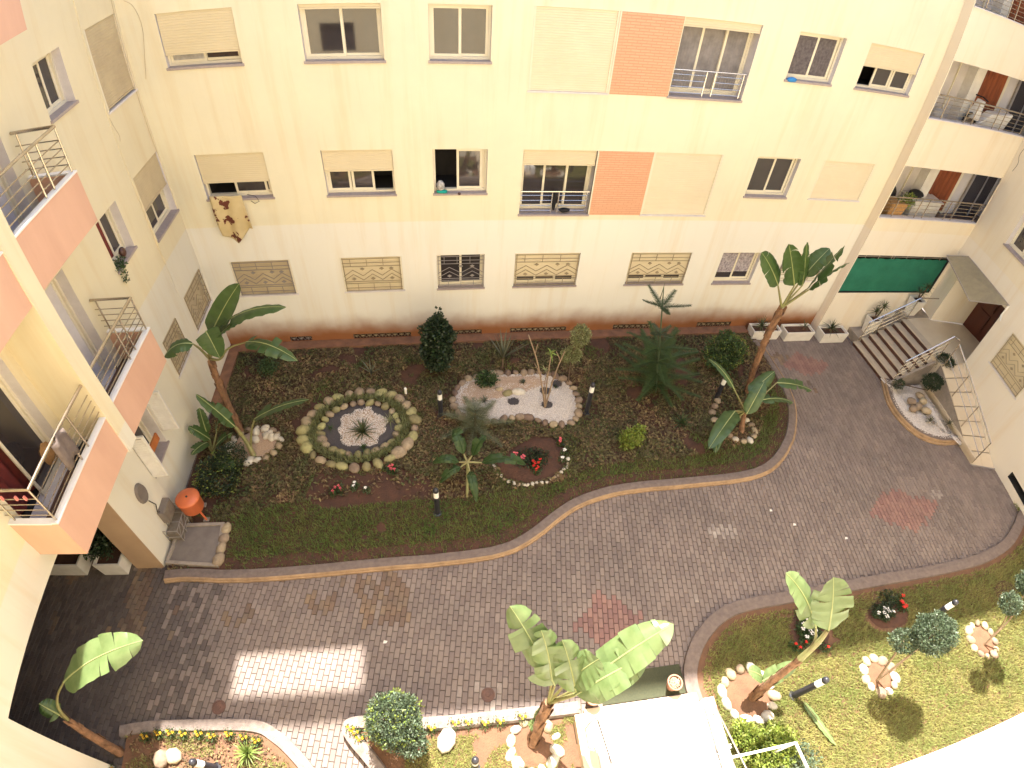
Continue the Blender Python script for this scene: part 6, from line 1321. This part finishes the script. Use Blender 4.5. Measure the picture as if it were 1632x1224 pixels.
cbt = thing('cable', 'thin looped cable beside the hanging blanket', 'cable', (-4.3, 12.5, 4.8)); MB().tube([FB(-4.45, -.03, 4.86), FB(-4.25, -.06, 4.82), FB(-4.2, -.05, 4.68), FB(-4.32, -.04, 4.62), FB(-4.4, -.04, 4.7)], .007, 5).build('loop', 'cable_black', cbt)
def lump(name, label, cat, c, r, m, parent=None, seed=0, flat=1.0):
    t = thing(name, label, cat, c); mb = MB(); n1, n2 = 14, 8
    for i in range(n2 + 1):
        for j in range(n1):
            th, ph = math.pi * i / n2, 2 * math.pi * j / n1; rr_ = 1 + .18 * noise.noise((math.cos(ph) * 1.7 + seed, math.sin(ph) * 1.7, th * 2))
            mb.v.append((c[0] + r[0] * rr_ * math.sin(th) * math.cos(ph), c[1] + r[1] * rr_ * math.sin(th) * math.sin(ph), c[2] + r[2] * rr_ * math.cos(th)))
    for i in range(n2):
        for j in range(n1): mb.f.append((i * n1 + j, i * n1 + (j + 1) % n1, (i + 1) * n1 + (j + 1) % n1, (i + 1) * n1 + j)); mb.m.append(0)
    mb.build('body', m, t, smooth=True); return t
lump('ceramic_pot', 'white pot with a dark pattern on the sill of the open first floor window', 'pot', ((0.15, 5.04)[0], 12.58, 4.93), (.10, .08, .14), 'ceramic_patterned')
lump('cloth', 'teal cloth crumpled under the patterned pot', 'cloth', ((0.16, 4.9)[0] + .02, 12.55, 4.80), (.14, .08, .04), 'cloth_teal', seed=3)
lump('rag', 'tiny dark rag on the sill edge below the open window', 'cloth', ((0.6, 4.81)[0], 12.50, 4.76), (.04, .03, .035), 'riser_dark', seed=5)
lump('shoe', 'black shoe lying on the railed french window sill', 'shoe', ((3.31, 4.25)[0], 12.62, 4.24), (.15, .09, .05), 'cloth_black', seed=7)
lump('bottle_rack', 'narrow black stand behind the rail gap of the french window', 'stand', ((3.04, 4.53)[0], 12.7, 4.45), (.05, .05, .25), 'cloth_black', seed=8)
lump('cloth', 'bright blue cloth caught on the corner of a top window sill', 'cloth', ((8.35, 7.79)[0], 12.52, 7.79), (.14, .05, .06), 'cloth_blue', seed=9)
# loggia contents
tb = thing('plant_tub', 'ochre yellow square tub with trailing green plant in the first floor loggia', 'tub', (13.2, 12.5, 4.15)); MB().hexa([(12.98, 12.42, 4.11), (13.42, 12.42, 4.11), (13.42, 12.8, 4.11), (12.98, 12.8, 4.11), (12.9, 12.36, 4.82), (13.5, 12.36, 4.82), (13.5, 12.86, 4.82), (12.9, 12.86, 4.82)]).build('tub', 'basket', tb, bevel=.02)
leaf_cloud(tb, [((13.55, 12.55, 4.85), (.3, .2, .22))], 500, .07, 'leaf_lime', name='foliage', shell=.2)
lump('bag', 'black sack behind the ochre tub in the first floor loggia', 'bag', (13.1, 13.1, 4.75), (.42, .3, .38), 'cloth_black', seed=11)
tc = thing('chest', 'white chest with a dark rounded thing on top in the first floor loggia', 'chest', (14.5, 13.0, 4.1)); MB().box(14.1, 15.2, 12.75, 13.35, 4.115, 4.72).build('body', 'pot_white', tc, bevel=.02); MB().box(14.07, 15.23, 12.72, 13.38, 4.722, 4.76).build('lid', 'pot_white', tc)
lump('basin', 'dark rounded basin lying on the white chest', 'basin', (14.25, 13.0, 4.87), (.25, .2, .12), 'cloth_black', seed=12)
MBs = thing('scooter', 'white scooter parked in the second floor loggia', 'scooter', (15.1, 12.75, 7.06))
def wheel(x, y, z, r, parent):
    mb = MB(); n = 20; mb.tube([(x + r * math.cos(2 * math.pi * k / n), y, z + r * math.sin(2 * math.pi * k / n)) for k in range(n + 1)], .035, 6, cap=False); w_ = mb.build('wheel', 'cloth_black', parent); MB().tube([(x, y - .03, z), (x, y + .03, z)], r * .5, 12).build('rim', 'steel', w_)
wheel(14.55, 12.75, 7.34, .24, MBs); wheel(15.85, 12.75, 7.34, .24, MBs)
MB().hexa([(14.75, 12.62, 7.3), (15.9, 12.62, 7.3), (15.9, 12.88, 7.3), (14.75, 12.88, 7.3), (15.2, 12.6, 7.72), (16.05, 12.6, 7.82), (16.05, 12.9, 7.82), (15.2, 12.9, 7.72)]).build('body', 'pot_white', MBs, bevel=.03)
MB().hexa([(14.5, 12.6, 7.45), (14.75, 12.6, 7.4), (14.75, 12.9, 7.4), (14.5, 12.9, 7.45), (14.62, 12.62, 8.0), (14.72, 12.62, 8.0), (14.72, 12.88, 8.0), (14.62, 12.88, 8.0)]).build('front_shield', 'pot_white', MBs, bevel=.02); MB().tube([(14.65, 12.5, 8.05), (14.68, 12.75, 8.08), (14.65, 13.0, 8.05)], .02, 6).build('handlebar', 'cloth_black', MBs)
lump('bag', 'pale sack slumped at the left end of the second floor loggia', 'bag', (13.25, 12.75, 7.3), (.22, .2, .28), 'curtain_white', seed=14)
# left balconies
lump('basket', 'round straw basket on the lowest balcony floor beside the door', 'basket', (-6.56, 5.6, 4.05), (.22, .2, .26), 'basket', seed=15)
lump('bag', 'black bag behind the rail of the lowest balcony', 'bag', (-5.75, 5.55, 4.0), (.18, .3, .22), 'cloth_black', seed=16)
ct = thing('cloth', 'grey brown rag folded over the rail of the lowest balcony', 'cloth', (-5.46, 4.95, 5.2)); mb = MB()
for i in range(5):
    for j in range(6): mb.v.append((-5.40 + .03 * math.sin(i * 1.7) + (-.02 * j / 5), 4.78 + i * .09, 5.2 - j * .11 - .02 * math.sin(i * 2)))
for i in range(4):
    for j in range(5): a = i * 6 + j; mb.f.append((a, a + 6, a + 7, a + 1)); mb.m.append(0)
o = mb.build('fabric', 'kerb_grey', ct, smooth=True); sdm = o.modifiers.new('thickness', 'SOLIDIFY'); sdm.thickness = .015
for k, y in enumerate((-6.1, -5.95, -5.72, -5.58)):
    prop(MB().box(y - .012, y + .012, 4.055, 4.085, 4.98, 5.06).build('clothes_peg', 'plastic_pink', None), 'pink clothes peg clipped on the end rail of the lowest balcony', 'peg', 'pink clothes pegs on the end rail')
mb = MB()
for s in (0, 1):
    y = 7.05 + .6 * s; mb.tube([(-5.75, y, 3.8), (-5.55, y, 4.7)], .012, 6)
for k in range(5): f = k / 4; mb.tube([(-5.75 + .2 * f, 7.05, 3.8 + .9 * f), (-5.75 + .2 * f, 7.65, 3.8 + .9 * f)], .008, 6)
t = thing('drying_rack', 'small folded metal rack leaning on the first floor balcony beyond the fin', 'rack', (-5.7, 7.3, 3.8)); mb.build('frame', 'steel', t)
# sill plants on the left wing
lump('sill_plant_pot', 'small dark pot on the sill of the window with the red thing', 'pot', (-6.26, 9.75, 5.12), (.07, .09, .1), 'riser_dark', seed=17)
t = thing('sill_plant', 'trailing green plant on the sill of the left wing window', 'plant', (-6.25, 9.35, 5.02)); leaf_cloud(t, [((-6.2, 9.38, 5.08), (.1, .2, .12)), ((-6.15, 9.3, 4.85), (.06, .08, .15))], 260, .06, 'leaf_mid', name='foliage', shell=.2)
# loose cables on the walls
for lb, pts, m_ in (('dark telephone cable running down the inside corner of the left wing', [FL(12.40, -.02, z) for z in (9.4, 8.2, 7.3, 6.4)] + [FL(12.42, -.03, 6.0)], 'cable_tan'),
                    ('short cable end dangling below the tall corner shutter', [FL(11.0, -.02, 7.35), FL(11.02, -.04, 7.15), FL(11.1, -.05, 6.95), FL(11.05, -.04, 6.85)], 'cable_tan'),
                    ('thin cable looped beside the corner near the top left window', [FB(-5.98, -.02, 9.2), FB(-5.8, -.03, 9.1), FB(-5.7, -.03, 8.7), FB(-5.8, -.03, 8.2), FB(-5.95, -.02, 7.6)], 'cable_tan'),
                    ('black cable curling at the right wing corner beside the loggias', [FR(.3, -.02, 7.3), FR(.2, -.06, 6.9), FR(.35, -.05, 6.7), FR(.25, -.03, 6.4)], 'cable_black')):
    t = thing('cable', lb, 'cable', pts[0]); MB().tube(chaikin([tuple(q) for q in pts], 2), .0055, 5).build('wire', m_, t)
# louvre crate and white trough under the first floor balcony

for q, lb in (((9.32, 4.87), 'white paper scrap on the paving below the right red patch'), ((7.72, 5.83), 'tiny white scrap on the paving right of the pale stain'), ((8.15, 5.39), 'white speck of paper between the pale stain and the lawn kerb'), ((-1.38, 3.73), 'tiny scrap of paper on the paving above the sun patch')):
    t = MB().add([(q[0] - .04, q[1] - .02, .03), (q[0] + .03, q[1] - .03, .045), (q[0] + .05, q[1] + .02, .032), (q[0] - .02, q[1] + .035, .05)], [(0, 1, 2), (0, 2, 3)]).build('paper_scrap', 'pot_white', None); prop(t, lb, 'paper', 'scraps of paper on the paving')
